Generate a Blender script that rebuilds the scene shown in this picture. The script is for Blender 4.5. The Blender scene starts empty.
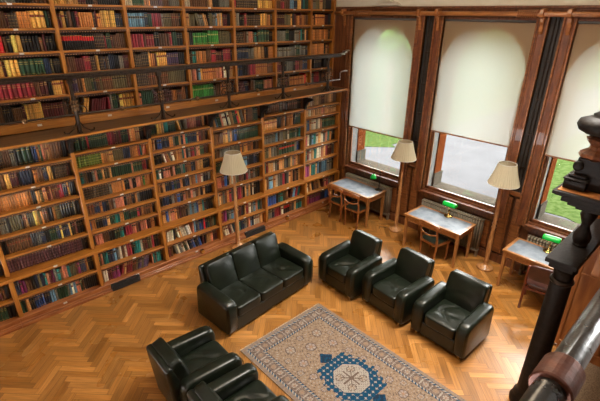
import bpy, bmesh, math, random
from mathutils import Vector, Matrix
random.seed(7)
S = bpy.context.scene
COL = S.collection
PI = math.pi

# ------------------------------------------------------------------ materials
def nt(name):
    m = bpy.data.materials.new(name); m.use_nodes = True
    n = m.node_tree; b = n.nodes['Principled BSDF']
    return m, n, b

def setin(b, **k):
    for a, v in k.items():
        key = a.replace('_', ' ')
        if key in b.inputs: b.inputs[key].default_value = v

def mat(name, c1, c2=None, scale=(6, 6, 6), rough=.5, metal=0., bump=0., bscale=60, coat=0., spec=.5, detail=6, rvar=0.):
    """Noise blend of two own colours of the stuff; object coordinates."""
    m, n, b = nt(name)
    N, L = n.nodes, n.links
    tc = N.new('ShaderNodeTexCoord'); mp = N.new('ShaderNodeMapping')
    mp.inputs['Scale'].default_value = scale
    L.new(tc.outputs['Object'], mp.inputs['Vector'])
    nz = N.new('ShaderNodeTexNoise'); nz.inputs['Scale'].default_value = 1; nz.inputs['Detail'].default_value = detail
    L.new(mp.outputs['Vector'], nz.inputs['Vector'])
    cr = N.new('ShaderNodeValToRGB')
    cr.color_ramp.elements[0].position = .35; cr.color_ramp.elements[1].position = .65
    cr.color_ramp.elements[0].color = (*c1, 1); cr.color_ramp.elements[1].color = (*(c2 or c1), 1)
    L.new(nz.outputs['Fac'], cr.inputs['Fac']); L.new(cr.outputs['Color'], b.inputs['Base Color'])
    setin(b, Roughness=rough, Metallic=metal, Coat_Weight=coat, Specular_IOR_Level=spec)
    if rvar:
        mr = N.new('ShaderNodeMapRange'); mr.inputs['To Min'].default_value = rough - rvar; mr.inputs['To Max'].default_value = rough + rvar
        L.new(nz.outputs['Fac'], mr.inputs['Value']); L.new(mr.outputs['Result'], b.inputs['Roughness'])
    if bump:
        n2 = N.new('ShaderNodeTexNoise'); n2.inputs['Scale'].default_value = bscale; n2.inputs['Detail'].default_value = 3
        L.new(tc.outputs['Object'], n2.inputs['Vector'])
        bp = N.new('ShaderNodeBump'); bp.inputs['Strength'].default_value = bump; bp.inputs['Distance'].default_value = .01
        L.new(n2.outputs['Fac'], bp.inputs['Height']); L.new(bp.outputs['Normal'], b.inputs['Normal'])
    return m

def vmat(name, rough=.5, coat=0., uvgrain=False, spec=.5, noise=.25):
    """Own colour comes from the mesh's colour attribute, with a little noise of wear."""
    m, n, b = nt(name); N, L = n.nodes, n.links
    at = N.new('ShaderNodeAttribute'); at.attribute_name = 'Col'
    nz = N.new('ShaderNodeTexNoise'); nz.inputs['Detail'].default_value = 4
    tc = N.new('ShaderNodeTexCoord'); mp = N.new('ShaderNodeMapping')
    if uvgrain:
        mp.inputs['Scale'].default_value = (3, 60, 1); L.new(tc.outputs['UV'], mp.inputs['Vector'])
    else:
        mp.inputs['Scale'].default_value = (60, 60, 60); L.new(tc.outputs['Object'], mp.inputs['Vector'])
    nz.inputs['Scale'].default_value = 1
    L.new(mp.outputs['Vector'], nz.inputs['Vector'])
    mr = N.new('ShaderNodeMapRange'); mr.inputs['From Min'].default_value = .3; mr.inputs['From Max'].default_value = .7
    mr.inputs['To Min'].default_value = 1 - noise; mr.inputs['To Max'].default_value = 1 + noise
    L.new(nz.outputs['Fac'], mr.inputs['Value'])
    mx = N.new('ShaderNodeVectorMath'); mx.operation = 'MULTIPLY'
    L.new(at.outputs['Color'], mx.inputs[0]); L.new(mr.outputs['Result'], mx.inputs[1])
    L.new(mx.outputs['Vector'], b.inputs['Base Color'])
    if uvgrain:
        n3 = N.new('ShaderNodeTexNoise'); n3.inputs['Scale'].default_value = 1.6; n3.inputs['Detail'].default_value = 3
        L.new(tc.outputs['Object'], n3.inputs['Vector'])
        m3 = N.new('ShaderNodeMapRange'); m3.inputs['To Min'].default_value = rough - .12; m3.inputs['To Max'].default_value = rough + .14
        L.new(n3.outputs['Fac'], m3.inputs['Value']); L.new(m3.outputs['Result'], b.inputs['Roughness'])
    else:
        setin(b, Roughness=rough)
    setin(b, Coat_Weight=coat, Specular_IOR_Level=spec)
    return m

M = {}
M['oak'] = mat('oak_shelf_wood', (.31, .105, .011), (.46, .18, .024), (3, 40, 40), .42, bump=.15, coat=.15)
M['oak_up'] = mat('oak_upright_wood', (.30, .10, .011), (.45, .175, .023), (40, 40, 3), .42, bump=.15, coat=.15)
M['oak_shaded'] = mat('shaded_oak_back', (.014, .006, .003), (.026, .010, .004), (3, 30, 30), .55)  # near-black colour deepens the shade inside the shelves
M['redwood'] = mat('carved_mahogany', (.085, .024, .009), (.20, .062, .018), (30, 30, 5), .38, bump=.9, bscale=45, coat=.2)
M['mahog'] = mat('mahogany_moulding', (.09, .028, .011), (.19, .065, .022), (25, 25, 3), .36, bump=.1, coat=.25)
M['mahog_h'] = mat('mahogany_rail_wood', (.16, .055, .017), (.30, .11, .032), (25, 3, 25), .33, bump=.1, coat=.3)
M['polewood'] = mat('curtain_pole_wood', (.24, .085, .022), (.42, .165, .045), (25, 3, 25), .3, coat=.3)
M['panel'] = mat('window_wall_panelling', (.065, .022, .009), (.13, .045, .016), (22, 22, 3), .45, bump=.1)
M['recess'] = mat('dark_recess_strip', (.014, .011, .009), (.025, .018, .013), (8, 8, 8), .6)  # near-black strip between the window casings
M['plinth'] = mat('plinth_red_oak', (.24, .07, .018), (.42, .15, .04), (4, 40, 40), .4, bump=.2, coat=.2)
M['fringe'] = mat('shelf_fringe_leather', (.045, .016, .008), (.075, .028, .014), (20, 20, 20), .6)
M['stud'] = mat('shelf_fringe_edge', (.36, .16, .05), (.5, .25, .09), (20, 20, 20), .5)
M['deck'] = mat('gallery_boards', (.085, .040, .014), (.16, .08, .03), (2, 22, 22), .5, bump=.3, bscale=25)
M['card'] = mat('white_card', (.75, .73, .66), (.55, .53, .5), (90, 90, 90), .6)
M['iron'] = mat('black_iron', (.020, .013, .009), (.05, .03, .018), (30, 30, 30), .38, metal=.6)
M['gilt_iron'] = mat('gilded_iron', (.22, .12, .045), (.07, .035, .018), (60, 60, 60), .4, metal=.6)
M['steel'] = mat('worn_bright_iron', (.2, .19, .18), (.4, .38, .36), (30, 30, 30), .3, metal=.8)
M['book'] = vmat('book_cloth', .4, .1, noise=.3)
M['floor'] = vmat('oak_parquet', .29, .0, True, spec=1.0, noise=.25)
M['rugm'] = vmat('rug_wool', .95, 0, spec=.1, noise=.22)
M['desk'] = mat('desk_oak', (.30, .12, .032), (.46, .205, .062), (4, 40, 40), .38, bump=.1, coat=.25)
M['desk_leg'] = mat('desk_leg_oak', (.30, .12, .032), (.46, .205, .062), (40, 40, 4), .38, bump=.1, coat=.25)
M['desk_top'] = mat('desk_blue_grey_leather', (.13, .16, .20), (.24, .28, .33), (7, 7, 7), .52, bump=.15, bscale=150, coat=.08)
M['chair'] = mat('chair_mahogany', (.22, .070, .016), (.38, .135, .034), (15, 15, 15), .33, coat=.3)
M['chair_red'] = mat('red_chair_wood', (.10, .018, .009), (.16, .03, .014), (15, 15, 15), .33, coat=.3)
M['chair_vinyl'] = mat('red_brown_upholstery', (.055, .018, .014), (.085, .03, .022), (9, 9, 9), .4)
M['lampwood'] = mat('turned_lamp_wood', (.33, .14, .045), (.55, .27, .10), (25, 25, 6), .3, coat=.4)
M['brass'] = mat('brass', (.62, .42, .14), (.75, .55, .22), (20, 20, 20), .25, metal=1)
M['copper'] = mat('copper_collar', (.10, .030, .016), (.19, .062, .034), (30, 30, 30), .42, metal=.35, bump=.2, bscale=40)
M['blackpaint'] = mat('black_gloss_paint', (.012, .011, .010), (.022, .02, .017), (14, 14, 14), .3, coat=.4, bump=.25, bscale=30, rvar=.1)
M['ebony'] = mat('ebonised_carving', (.007, .005, .004), (.016, .011, .008), (18, 18, 18), .55, bump=.4, bscale=30, spec=.22)
M['warmwood'] = mat('warm_panel_wood', (.25, .08, .018), (.44, .17, .042), (4, 12, 2), .42, coat=.15)
M['radiator'] = mat('radiator_paint', (.20, .165, .115), (.26, .22, .16), (6, 6, 6), .4)
M['cream'] = mat('cream_plaster', (.60, .54, .42), (.66, .60, .47), (3, 3, 3), .8)
M['ceil'] = mat('ceiling_plaster', (.6, .57, .5), (.66, .62, .55), (3, 3, 3), .85)
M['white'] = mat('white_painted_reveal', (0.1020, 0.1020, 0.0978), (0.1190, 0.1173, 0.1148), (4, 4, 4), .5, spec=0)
M['brick'] = mat('orange_brick', (0.0638, 0.0153, 0.0043), (0.0892, 0.0255, 0.0085), (14, 14, 40), .8, spec=0)
M['stone'] = mat('pale_stone_sill', (0.0467, 0.0408, 0.0323), (0.0595, 0.0510, 0.0408), (9, 9, 9), .8, spec=0)
M['pave'] = mat('pale_paving', (0.0493, 0.0493, 0.0519), (0.0570, 0.0570, 0.0603), (1, 1, 1), .9, spec=0)
M['grass'] = mat('lawn_grass', (0.0165, 0.0291, 0.0068), (0.0370, 0.0517, 0.0172), (7, 7, 7), .95, spec=0, bump=.5, bscale=20, detail=10)
M['bark'] = mat('tree_bark', (.10, .07, .04), (.2, .14, .08), (20, 20, 4), .9, bump=.8, bscale=20)
M['leaf'] = mat('leaf_green', (.05, .16, .02), (.16, .35, .05), (6, 6, 6), .8)
M['carpet'] = mat('speckled_hearth_stone', (.20, .13, .075), (.36, .26, .17), (60, 60, 60), .9)
M['vent'] = mat('vent_dark_metal', (.02, .022, .024), (.05, .055, .06), (80, 80, 80), .5, metal=.4)
M['flex'] = mat('black_cable', (.01, .01, .01), None, (5, 5, 5), .5)

def leather():
    m, n, b = nt('bottle_green_leather'); N, L = n.nodes, n.links
    tc = N.new('ShaderNodeTexCoord')
    nz = N.new('ShaderNodeTexNoise'); nz.inputs['Scale'].default_value = 5; nz.inputs['Detail'].default_value = 5
    L.new(tc.outputs['Object'], nz.inputs['Vector'])
    cr = N.new('ShaderNodeValToRGB'); cr.color_ramp.elements[0].position = .3; cr.color_ramp.elements[1].position = .75
    cr.color_ramp.elements[0].color = (.005, .0075, .0045, 1); cr.color_ramp.elements[1].color = (.011, .016, .009, 1)
    L.new(nz.outputs['Fac'], cr.inputs['Fac']); L.new(cr.outputs['Color'], b.inputs['Base Color'])
    mr = N.new('ShaderNodeMapRange'); mr.inputs['To Min'].default_value = .27; mr.inputs['To Max'].default_value = .36
    L.new(nz.outputs['Fac'], mr.inputs['Value']); L.new(mr.outputs['Result'], b.inputs['Roughness'])
    w = N.new('ShaderNodeTexNoise'); w.inputs['Scale'].default_value = 9; w.inputs['Detail'].default_value = 4; w.inputs['Distortion'].default_value = 1.5
    L.new(tc.outputs['Object'], w.inputs['Vector'])
    bp = N.new('ShaderNodeBump'); bp.inputs['Strength'].default_value = .13; bp.inputs['Distance'].default_value = .02
    L.new(w.outputs['Fac'], bp.inputs['Height']); L.new(bp.outputs['Normal'], b.inputs['Normal'])
    setin(b, Specular_IOR_Level=.45)
    return m
M['leather'] = leather()
M['seat_leather'] = mat('dark_green_seat_leather', (.012, .018, .012), (.02, .028, .02), (9, 9, 9), .32, coat=.2)

def glassmat():
    m = bpy.data.materials.new('window_glass'); m.use_nodes = True; n = m.node_tree; N, L = n.nodes, n.links
    N.clear(); o = N.new('ShaderNodeOutputMaterial'); mx = N.new('ShaderNodeMixShader'); t = N.new('ShaderNodeBsdfTransparent')
    g = N.new('ShaderNodeBsdfGlossy'); g.inputs['Roughness'].default_value = .02
    f = N.new('ShaderNodeFresnel'); f.inputs['IOR'].default_value = 1.3
    t.inputs['Color'].default_value = (.97, .98, .97, 1)
    L.new(f.outputs['Fac'], mx.inputs['Fac']); L.new(t.outputs[0], mx.inputs[1]); L.new(g.outputs[0], mx.inputs[2]); L.new(mx.outputs[0], o.inputs['Surface'])
    return m
M['glass'] = glassmat()

def cloth_mat(name, dif, trans, tp, fac_t):
    """thin woven cloth: diffuse + translucent, a small open share of the weave lets the view through"""
    m = bpy.data.materials.new(name); m.use_nodes = True; n = m.node_tree; N, L = n.nodes, n.links
    N.clear(); o = N.new('ShaderNodeOutputMaterial')
    d = N.new('ShaderNodeBsdfDiffuse'); d.inputs['Color'].default_value = (*dif, 1)
    t = N.new('ShaderNodeBsdfTranslucent'); t.inputs['Color'].default_value = (*trans, 1)
    p = N.new('ShaderNodeBsdfTransparent')
    a = N.new('ShaderNodeMixShader'); a.inputs['Fac'].default_value = fac_t
    b = N.new('ShaderNodeMixShader'); b.inputs['Fac'].default_value = tp
    L.new(d.outputs[0], a.inputs[1]); L.new(t.outputs[0], a.inputs[2]); L.new(a.outputs[0], b.inputs[1]); L.new(p.outputs[0], b.inputs[2])
    L.new(b.outputs[0], o.inputs['Surface'])
    return m
M['blind'] = cloth_mat('roller_blind_cloth', (.37, .255, .15), (.60, .70, .68), .12, .22)
M['shade'] = cloth_mat('pleated_lampshade_silk', (.60, .53, .37), (.55, .48, .30), .0, .26)
def green_glass():
    m, n, b = nt('green_cased_glass')
    setin(b, Base_Color=(.0, .50, .05, 1), Roughness=.3)
    return m
M['green'] = green_glass()

# ------------------------------------------------------------------ mesh building
class MB:
    def __init__(s): s.v = []; s.f = []; s.c = []; s.mi = []; s.cur = 0; s.col = (1, 1, 1); s.uv = None
    def add(s, vs, fs):
        o = len(s.v); s.v += [tuple(v) for v in vs]
        for f in fs: s.f.append([i + o for i in f]); s.c.append(s.col); s.mi.append(s.cur)
        return s
    def box(s, x0, x1, y0, y1, z0, z1, mtx=None):
        x0, x1 = min(x0, x1), max(x0, x1); y0, y1 = min(y0, y1), max(y0, y1); z0, z1 = min(z0, z1), max(z0, z1)
        vs = [(x, y, z) for z in (z0, z1) for y in (y0, y1) for x in (x0, x1)]
        if mtx is not None: vs = [mtx @ Vector(v) for v in vs]
        return s.add(vs, [(0, 2, 3, 1), (4, 5, 7, 6), (0, 1, 5, 4), (2, 6, 7, 3), (0, 4, 6, 2), (1, 3, 7, 5)])
    def taper(s, cx, cy, z0, z1, a0, a1, dx=0, dy=0):
        vs = [(cx + sx * a0 / 2, cy + sy * a0 / 2, z0) for sx, sy in ((-1, -1), (1, -1), (1, 1), (-1, 1))] + \
             [(cx + dx + sx * a1 / 2, cy + dy + sy * a1 / 2, z1) for sx, sy in ((-1, -1), (1, -1), (1, 1), (-1, 1))]
        return s.add(vs, [(3, 2, 1, 0), (4, 5, 6, 7), (0, 1, 5, 4), (1, 2, 6, 5), (2, 3, 7, 6), (3, 0, 4, 7)])
    def lathe(s, prof, cx=0, cy=0, cz=0, n=24, wob=0, k=0, mtx=None, cap=True):
        vs = []
        for r, z in prof:
            for i in range(n):
                a = 2 * PI * i / n; rr = r * (1 + wob * math.cos(a * k)) if k else r
                p = Vector((cx + rr * math.cos(a), cy + rr * math.sin(a), cz + z)); vs.append(mtx @ p if mtx is not None else p)
        fs = [(j * n + i, j * n + (i + 1) % n, (j + 1) * n + (i + 1) % n, (j + 1) * n + i) for j in range(len(prof) - 1) for i in range(n)]
        if cap: fs += [tuple(range(n))[::-1], tuple((len(prof) - 1) * n + i for i in range(n))]
        return s.add(vs, fs)
    def tube(s, pts, r, n=8, cap=True):
        pts = [Vector(p) for p in pts]; rs = r if isinstance(r, (list, tuple)) else [r] * len(pts)
        vs = []; up = None
        for i, p in enumerate(pts):
            t = (pts[min(i + 1, len(pts) - 1)] - pts[max(i - 1, 0)]).normalized()
            if up is None:
                up = Vector((0, 0, 1)) if abs(t.z) < .9 else Vector((1, 0, 0))
            u = (up - t * up.dot(t)).normalized(); w = t.cross(u); up = u
            vs += [p + (u * math.cos(2 * PI * k / n) + w * math.sin(2 * PI * k / n)) * rs[i] for k in range(n)]
        fs = [(j * n + i, j * n + (i + 1) % n, (j + 1) * n + (i + 1) % n, (j + 1) * n + i) for j in range(len(pts) - 1) for i in range(n)]
        if cap: fs += [tuple(range(n))[::-1], tuple((len(pts) - 1) * n + i for i in range(n))]
        return s.add(vs, fs)
    def prism(s, poly, a0, a1, axis):
        """polygon in the plane across `axis`; axis 'x': (y,z), 'y': (x,z), 'z': (x,y)"""
        def P(p, a): return {'x': (a, p[0], p[1]), 'y': (p[0], a, p[1]), 'z': (p[0], p[1], a)}[axis]
        n = len(poly); vs = [P(p, a0) for p in poly] + [P(p, a1) for p in poly]
        return s.add(vs, [tuple(range(n))[::-1], tuple(n + i for i in range(n))] + [(i, (i + 1) % n, n + (i + 1) % n, n + i) for i in range(n)])
    def puff(s, cx, cy, cz, sx, sy, sz, e=5., n=12, mtx=None, fn=None):
        """cushion: a superellipsoid block of full sizes sx, sy, sz"""
        vs = []; idx = {}; fs = []
        def put(i, j, k):
            if (i, j, k) not in idx:
                p = Vector((2 * i / n - 1, 2 * j / n - 1, 2 * k / n - 1))
                L = (abs(p.x) ** e + abs(p.y) ** e + abs(p.z) ** e) ** (1 / e)
                q = p / L if L > 0 else p
                q = Vector((q.x * sx / 2, q.y * sy / 2, q.z * sz / 2))
                if fn: q = fn(q, p)
                q += Vector((cx, cy, cz))
                idx[(i, j, k)] = len(vs); vs.append(mtx @ q if mtx is not None else q)
            return idx[(i, j, k)]
        for a in range(n):
            for b in range(n):
                fs.append((put(a, b, 0), put(a, b + 1, 0), put(a + 1, b + 1, 0), put(a + 1, b, 0)))
                fs.append((put(a, b, n), put(a + 1, b, n), put(a + 1, b + 1, n), put(a, b + 1, n)))
                fs.append((put(a, 0, b), put(a + 1, 0, b), put(a + 1, 0, b + 1), put(a, 0, b + 1)))
                fs.append((put(a, n, b), put(a, n, b + 1), put(a + 1, n, b + 1), put(a + 1, n, b)))
                fs.append((put(0, a, b), put(0, a, b + 1), put(0, a + 1, b + 1), put(0, a + 1, b)))
                fs.append((put(n, a, b), put(n, a + 1, b), put(n, a + 1, b + 1), put(n, a, b + 1)))
        return s.add(vs, fs)
    def build(s, name, m, parent=None, smooth=False, bevel=0, seg=2, color=False, loc=None):
        me = bpy.data.meshes.new(name); me.from_pydata(s.v, [], s.f)
        for x in (m if isinstance(m, (list, tuple)) else [m]): me.materials.append(x)
        if max(s.mi, default=0): me.polygons.foreach_set('material_index', s.mi)
        if color:
            at = me.color_attributes.new('Col', 'FLOAT_COLOR', 'CORNER'); buf = []
            for f, c in zip(s.f, s.c): buf += [c[0], c[1], c[2], 1.] * len(f)
            at.data.foreach_set('color', buf)
        if s.uv:
            uvl = me.uv_layers.new(name='UVMap'); buf = []
            for q in s.uv: buf += q
            uvl.data.foreach_set('uv', buf)
        me.update()
        bm = bmesh.new(); bm.from_mesh(me); bmesh.ops.recalc_face_normals(bm, faces=bm.faces[:]) if not color else None; bm.to_mesh(me); bm.free()
        if smooth: me.polygons.foreach_set('use_smooth', [True] * len(me.polygons))
        o = bpy.data.objects.new(name, me); COL.objects.link(o)
        if parent: o.parent = parent
        if loc: o.location = loc
        if bevel:
            b = o.modifiers.new('bevel', 'BEVEL'); b.width = bevel; b.segments = seg; b.limit_method = 'ANGLE'; b.angle_limit = math.radians(40)
            b.harden_normals = False
            if smooth is None: pass
        return o

def tag(o, label=None, cat=None, group=None, kind=None):
    if label: o['label'] = label
    if cat: o['category'] = cat
    if group: o['group'] = group
    if kind: o['kind'] = kind
    return o
def thing(name, label, cat, loc=(0, 0, 0), rz=0, group=None, kind=None):
    o = bpy.data.objects.new(name, None); COL.objects.link(o); o.location = loc; o.rotation_euler = (0, 0, rz); o.empty_display_size = .1
    return tag(o, label, cat, group, kind)
KIDS = {}
def copy_tree(o, parent=None):
    c = o.copy(); COL.objects.link(c); c.parent = parent
    for ch in [x for x in COL.objects if x.parent == o]: copy_tree(ch, c)
    return c
def struct(mb, name, m, label=None, **k):
    o = mb.build(name, m, **k); o['kind'] = 'structure'
    if label: o['label'] = label
    return o

# ------------------------------------------------------------------ camera
CAM = Vector((-7.7475, -6.8173, 4.4753)); F = 417.59
def cam_axes():
    a, b, c = math.radians(46.9286), math.radians(-24.0209), math.radians(.6109)
    fw = Vector((math.cos(b) * math.cos(a), math.cos(b) * math.sin(a), math.sin(b)))
    r = Vector((math.sin(a), -math.cos(a), 0)); u = r.cross(fw)
    return r * math.cos(c) + u * math.sin(c), -r * math.sin(c) + u * math.cos(c), fw
CR, CU, CF = cam_axes()
def proj(p):
    v = Vector(p) - CAM; z = v.dot(CF)
    return (300 + F * v.dot(CR) / z, 200.5 - F * v.dot(CU) / z, z)
cd = bpy.data.cameras.new('camera'); cam = bpy.data.objects.new('camera', cd); COL.objects.link(cam)
cd.sensor_width = 36; cd.lens = 36 * F / 600; cd.clip_start = .05
cam.matrix_world = Matrix(((CR.x, CU.x, -CF.x, CAM.x), (CR.y, CU.y, -CF.y, CAM.y), (CR.z, CU.z, -CF.z, CAM.z), (0, 0, 0, 1)))
S.camera = cam
# ------------------------------------------------------------------ the bookcases
HUE = dict(r=((.20, .018, .026), 'crimson'), R=((.62, .018, .03), 'bright red'), m=((.095, .017, .017), 'dark maroon'), b=((.135, .058, .022), 'brown'),
           t=((.42, .22, .075), 'tan'), y=((.58, .31, .07), 'yellow calf'), o=((.36, .14, .035), 'orange-brown'), k=((.012, .010, .010), 'black'),
           g=((.022, .06, .03), 'dark green'), G=((.035, .20, .035), 'bright green'), n=((.022, .032, .065), 'navy'), B=((.035, .10, .34), 'blue'),
           p=((.075, .045, .105), 'purple'), w=((.58, .50, .36), 'cream'), s=((.17, .16, .125), 'grey'), c=((.02, .19, .17), 'teal'),
           v=((.24, .035, .12), 'magenta'), l=((.13, .27, .38), 'pale blue'), e=((.13, .105, .045), 'olive'), P=((.42, .15, .085), 'salmon'),
           a=((.13, .19, .03), 'moss green'), h=((.06, .04, .028), 'dark brown'), d=((.085, .025, .028), 'dark burgundy'),
           K=((.014, .012, .011), 'black'), D=((.03, .075, .035), 'dark green'))
GOLD = (.50, .34, .10)
def S2(a): return a
def parse(row):
    out = []; i = 0; lean = 0
    row = row.replace(' ', '')
    while i < len(row):
        ch = row[i]
        if ch in '>)': lean = 1 if ch == '>' else -1; i += 1; continue
        if ch == '<': lean = 0; i += 1; continue
        if ch == '_':
            out.append(('_', 0)); i += 1; continue
        j = i + 1
        while j < len(row) and row[j].isdigit(): j += 1
        cnt = int(row[i + 1:j] or 1)
        if ch == '.': out += [('_', 0)] * cnt
        elif ch == 'z':   # thick volumes
            out += [(row[j], lean, 1.7)] * cnt; j += 1
        else: out += [(ch, lean)] * cnt
        i = j
    return out
BOOKS = []      # dicts: pos, size, colour, bay label, order
ROWINFO = {}
def lay_row(row, x0, x1, yf, z, zroom, key, depth):
    tk = parse(row)
    W = x1 - x0 - .012
    ws = []; rn = random.Random(hash(key) & 0 or sum(ord(c) * (i + 3) for i, c in enumerate(key + row)))
    last = None
    for t in tk:
        if t[0] == '_': ws.append(.8); last = None; continue
        same = last == t[0]; last = t[0]
        base = prev if same else rn.uniform(.80, 1.2)
        prev = base
        ws.append(base * rn.uniform(.96, 1.04) * (t[2] if len(t) > 2 else 1))
    tot = sum(ws); sc = W / tot
    x = x0 + .006; last = None; h = None; items = []; n = 0
    for t, w in zip(tk, ws):
        w *= sc
        if t[0] == '_': x += w; last = None; continue
        if t[0] != last or rn.random() < .06:
            h = rn.uniform(.70, .90) * zroom; dp = rn.uniform(.14, .2); bands = rn.random() < .6; tone = rn.uniform(.8, 1.2); yo = rn.uniform(0, .012)
            ttl = rn.random() < .4
            if len(t) > 2 or t[0] in 'yRDKad': h = max(h, .84 * zroom)
        last = t[0]
        c0, cn = HUE[t[0]]
        f = tone * rn.choice((.62, .85, 1, 1.15, 1.4))
        c = tuple(min(.9, q * f * (1.4 if t[0] in 'yRtowGPr' else 1.0)) for q in c0)
        n += 1
        items.append(dict(x=x, w=w * .86, h=h * rn.uniform(.985, 1.0), d=dp, y=yf + yo + rn.uniform(0, .004), z=z, c=c, cn=cn, code=t[0], bands=bands, ttl=ttl,
                          lean=t[1] * rn.uniform(.20, .26), key=key, order=n, key2=(key, n)))
        x += w
    for it in items: it['total'] = n
    BOOKS.extend(items)

def book_geo(mb, b, full=True, origin=(0, 0, 0)):
    """spine rounded towards the room, two boards, pages inset between them; bands and title in own colours"""
    w, h, d, c = b['w'], b['h'], b['d'], b['c']
    ln = b['lean']; ca, sa = math.cos(ln), math.sin(abs(ln))
    if b['lean']: h *= .97
    def T(vs):
        out = []
        for x, y, z in vs:
            X, Z = (x, z)
            if b['lean']:      # tilted to the left, standing on its lower left edge
                xx = x if ln > 0 else w - x; X, Z = xx * ca - z * sa + h * sa * .45, xx * sa + z * ca; X = X if ln > 0 else w - X
            out.append((X + b['x'] - origin[0], y + b['y'] - origin[1], Z + b['z'] - origin[2]))
        return out
    # spine as horizontal strips so that bands can take their colour
    code = b['code']; z = [0]; cs = []
    def seg(z1, col): z.append(z1 * h); cs.append(col)
    dk = tuple(q * .55 for q in c)
    if code == 'K': seg(.55, c); seg(.82, (.60, .02, .02)); seg(.86, GOLD); seg(1, c)
    elif code == 'D': seg(.52, c); seg(.70, (.55, .06, .03)); seg(1, c)
    elif code in 'hd' or (code == 'a'):
        g = (.30, .20, .075) if code != 'd' else (.26, .15, .13)
        if code == 'a': g = (.46, .42, .12)
        seg(.13, c); seg(.165, g); seg(.33, c); seg(.365, g); seg(.56, c); seg(.595, g); seg(.79, c); seg(.825, g); seg(1, c)
    elif code == 'G': seg(.1, c); seg(.13, GOLD); seg(.66, c); seg(.76, (.42, .44, .14)); seg(1, c)
    elif code in 'rRmgnBpP' and b['bands']: seg(.08, c); seg(.10, GOLD); seg(.68, c); seg(.71, GOLD); seg(.80, c); seg(.83, GOLD); seg(1, c)
    elif b['ttl']: seg(.62, c); seg(.64, GOLD); seg(.76, (.22, .03, .02) if code in 'ytowb' else (.03, .025, .02)); seg(.78, GOLD); seg(1, c)
    elif b['bands']: seg(.2, c); seg(.225, dk); seg(.45, c); seg(.475, dk); seg(.75, c); seg(.775, dk); seg(1, c)
    else: seg(1, c)
    br = min(.014, w * .38)
    prof = [(0, br), (w * .12, br * .5), (w * .32, br * .1), (w * .68, br * .1), (w * .88, br * .5), (w, br)] if full else [(0, br), (w * .22, br * .22), (w * .78, br * .22), (w, br)]
    m = len(prof)
    vs = [(px, py, zz) for zz in z for px, py in prof]
    o = len(mb.v); mb.v += T(vs)
    for j in range(len(z) - 1):
        mb.col = cs[j]
        for i in range(m - 1):
            mb.f.append([o + j * m + i, o + j * m + i + 1, o + (j + 1) * m + i + 1, o + (j + 1) * m + i]); mb.c.append(mb.col); mb.mi.append(0)
    t = min(.003, w * .12); mb.col = c
    pg = (.50, .42, .28) if code != 'k' else (.3, .25, .17)
    def bx(x0, x1, y0, y1, z0, z1, col):
        mb.col = col
        vs = T([(x, y, zz) for zz in (z0, z1) for y in (y0, y1) for x in (x0, x1)])
        mb.add(vs, [(4, 5, 7, 6), (0, 1, 5, 4), (2, 6, 7, 3), (0, 4, 6, 2), (1, 3, 7, 5), (0, 2, 3, 1)])
    bx(0, t, br, d, 0, h, c); bx(w - t, w, br, d, 0, h, c); bx(t, w - t, .012, d - .004, .003, h - .006, pg)
    

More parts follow.
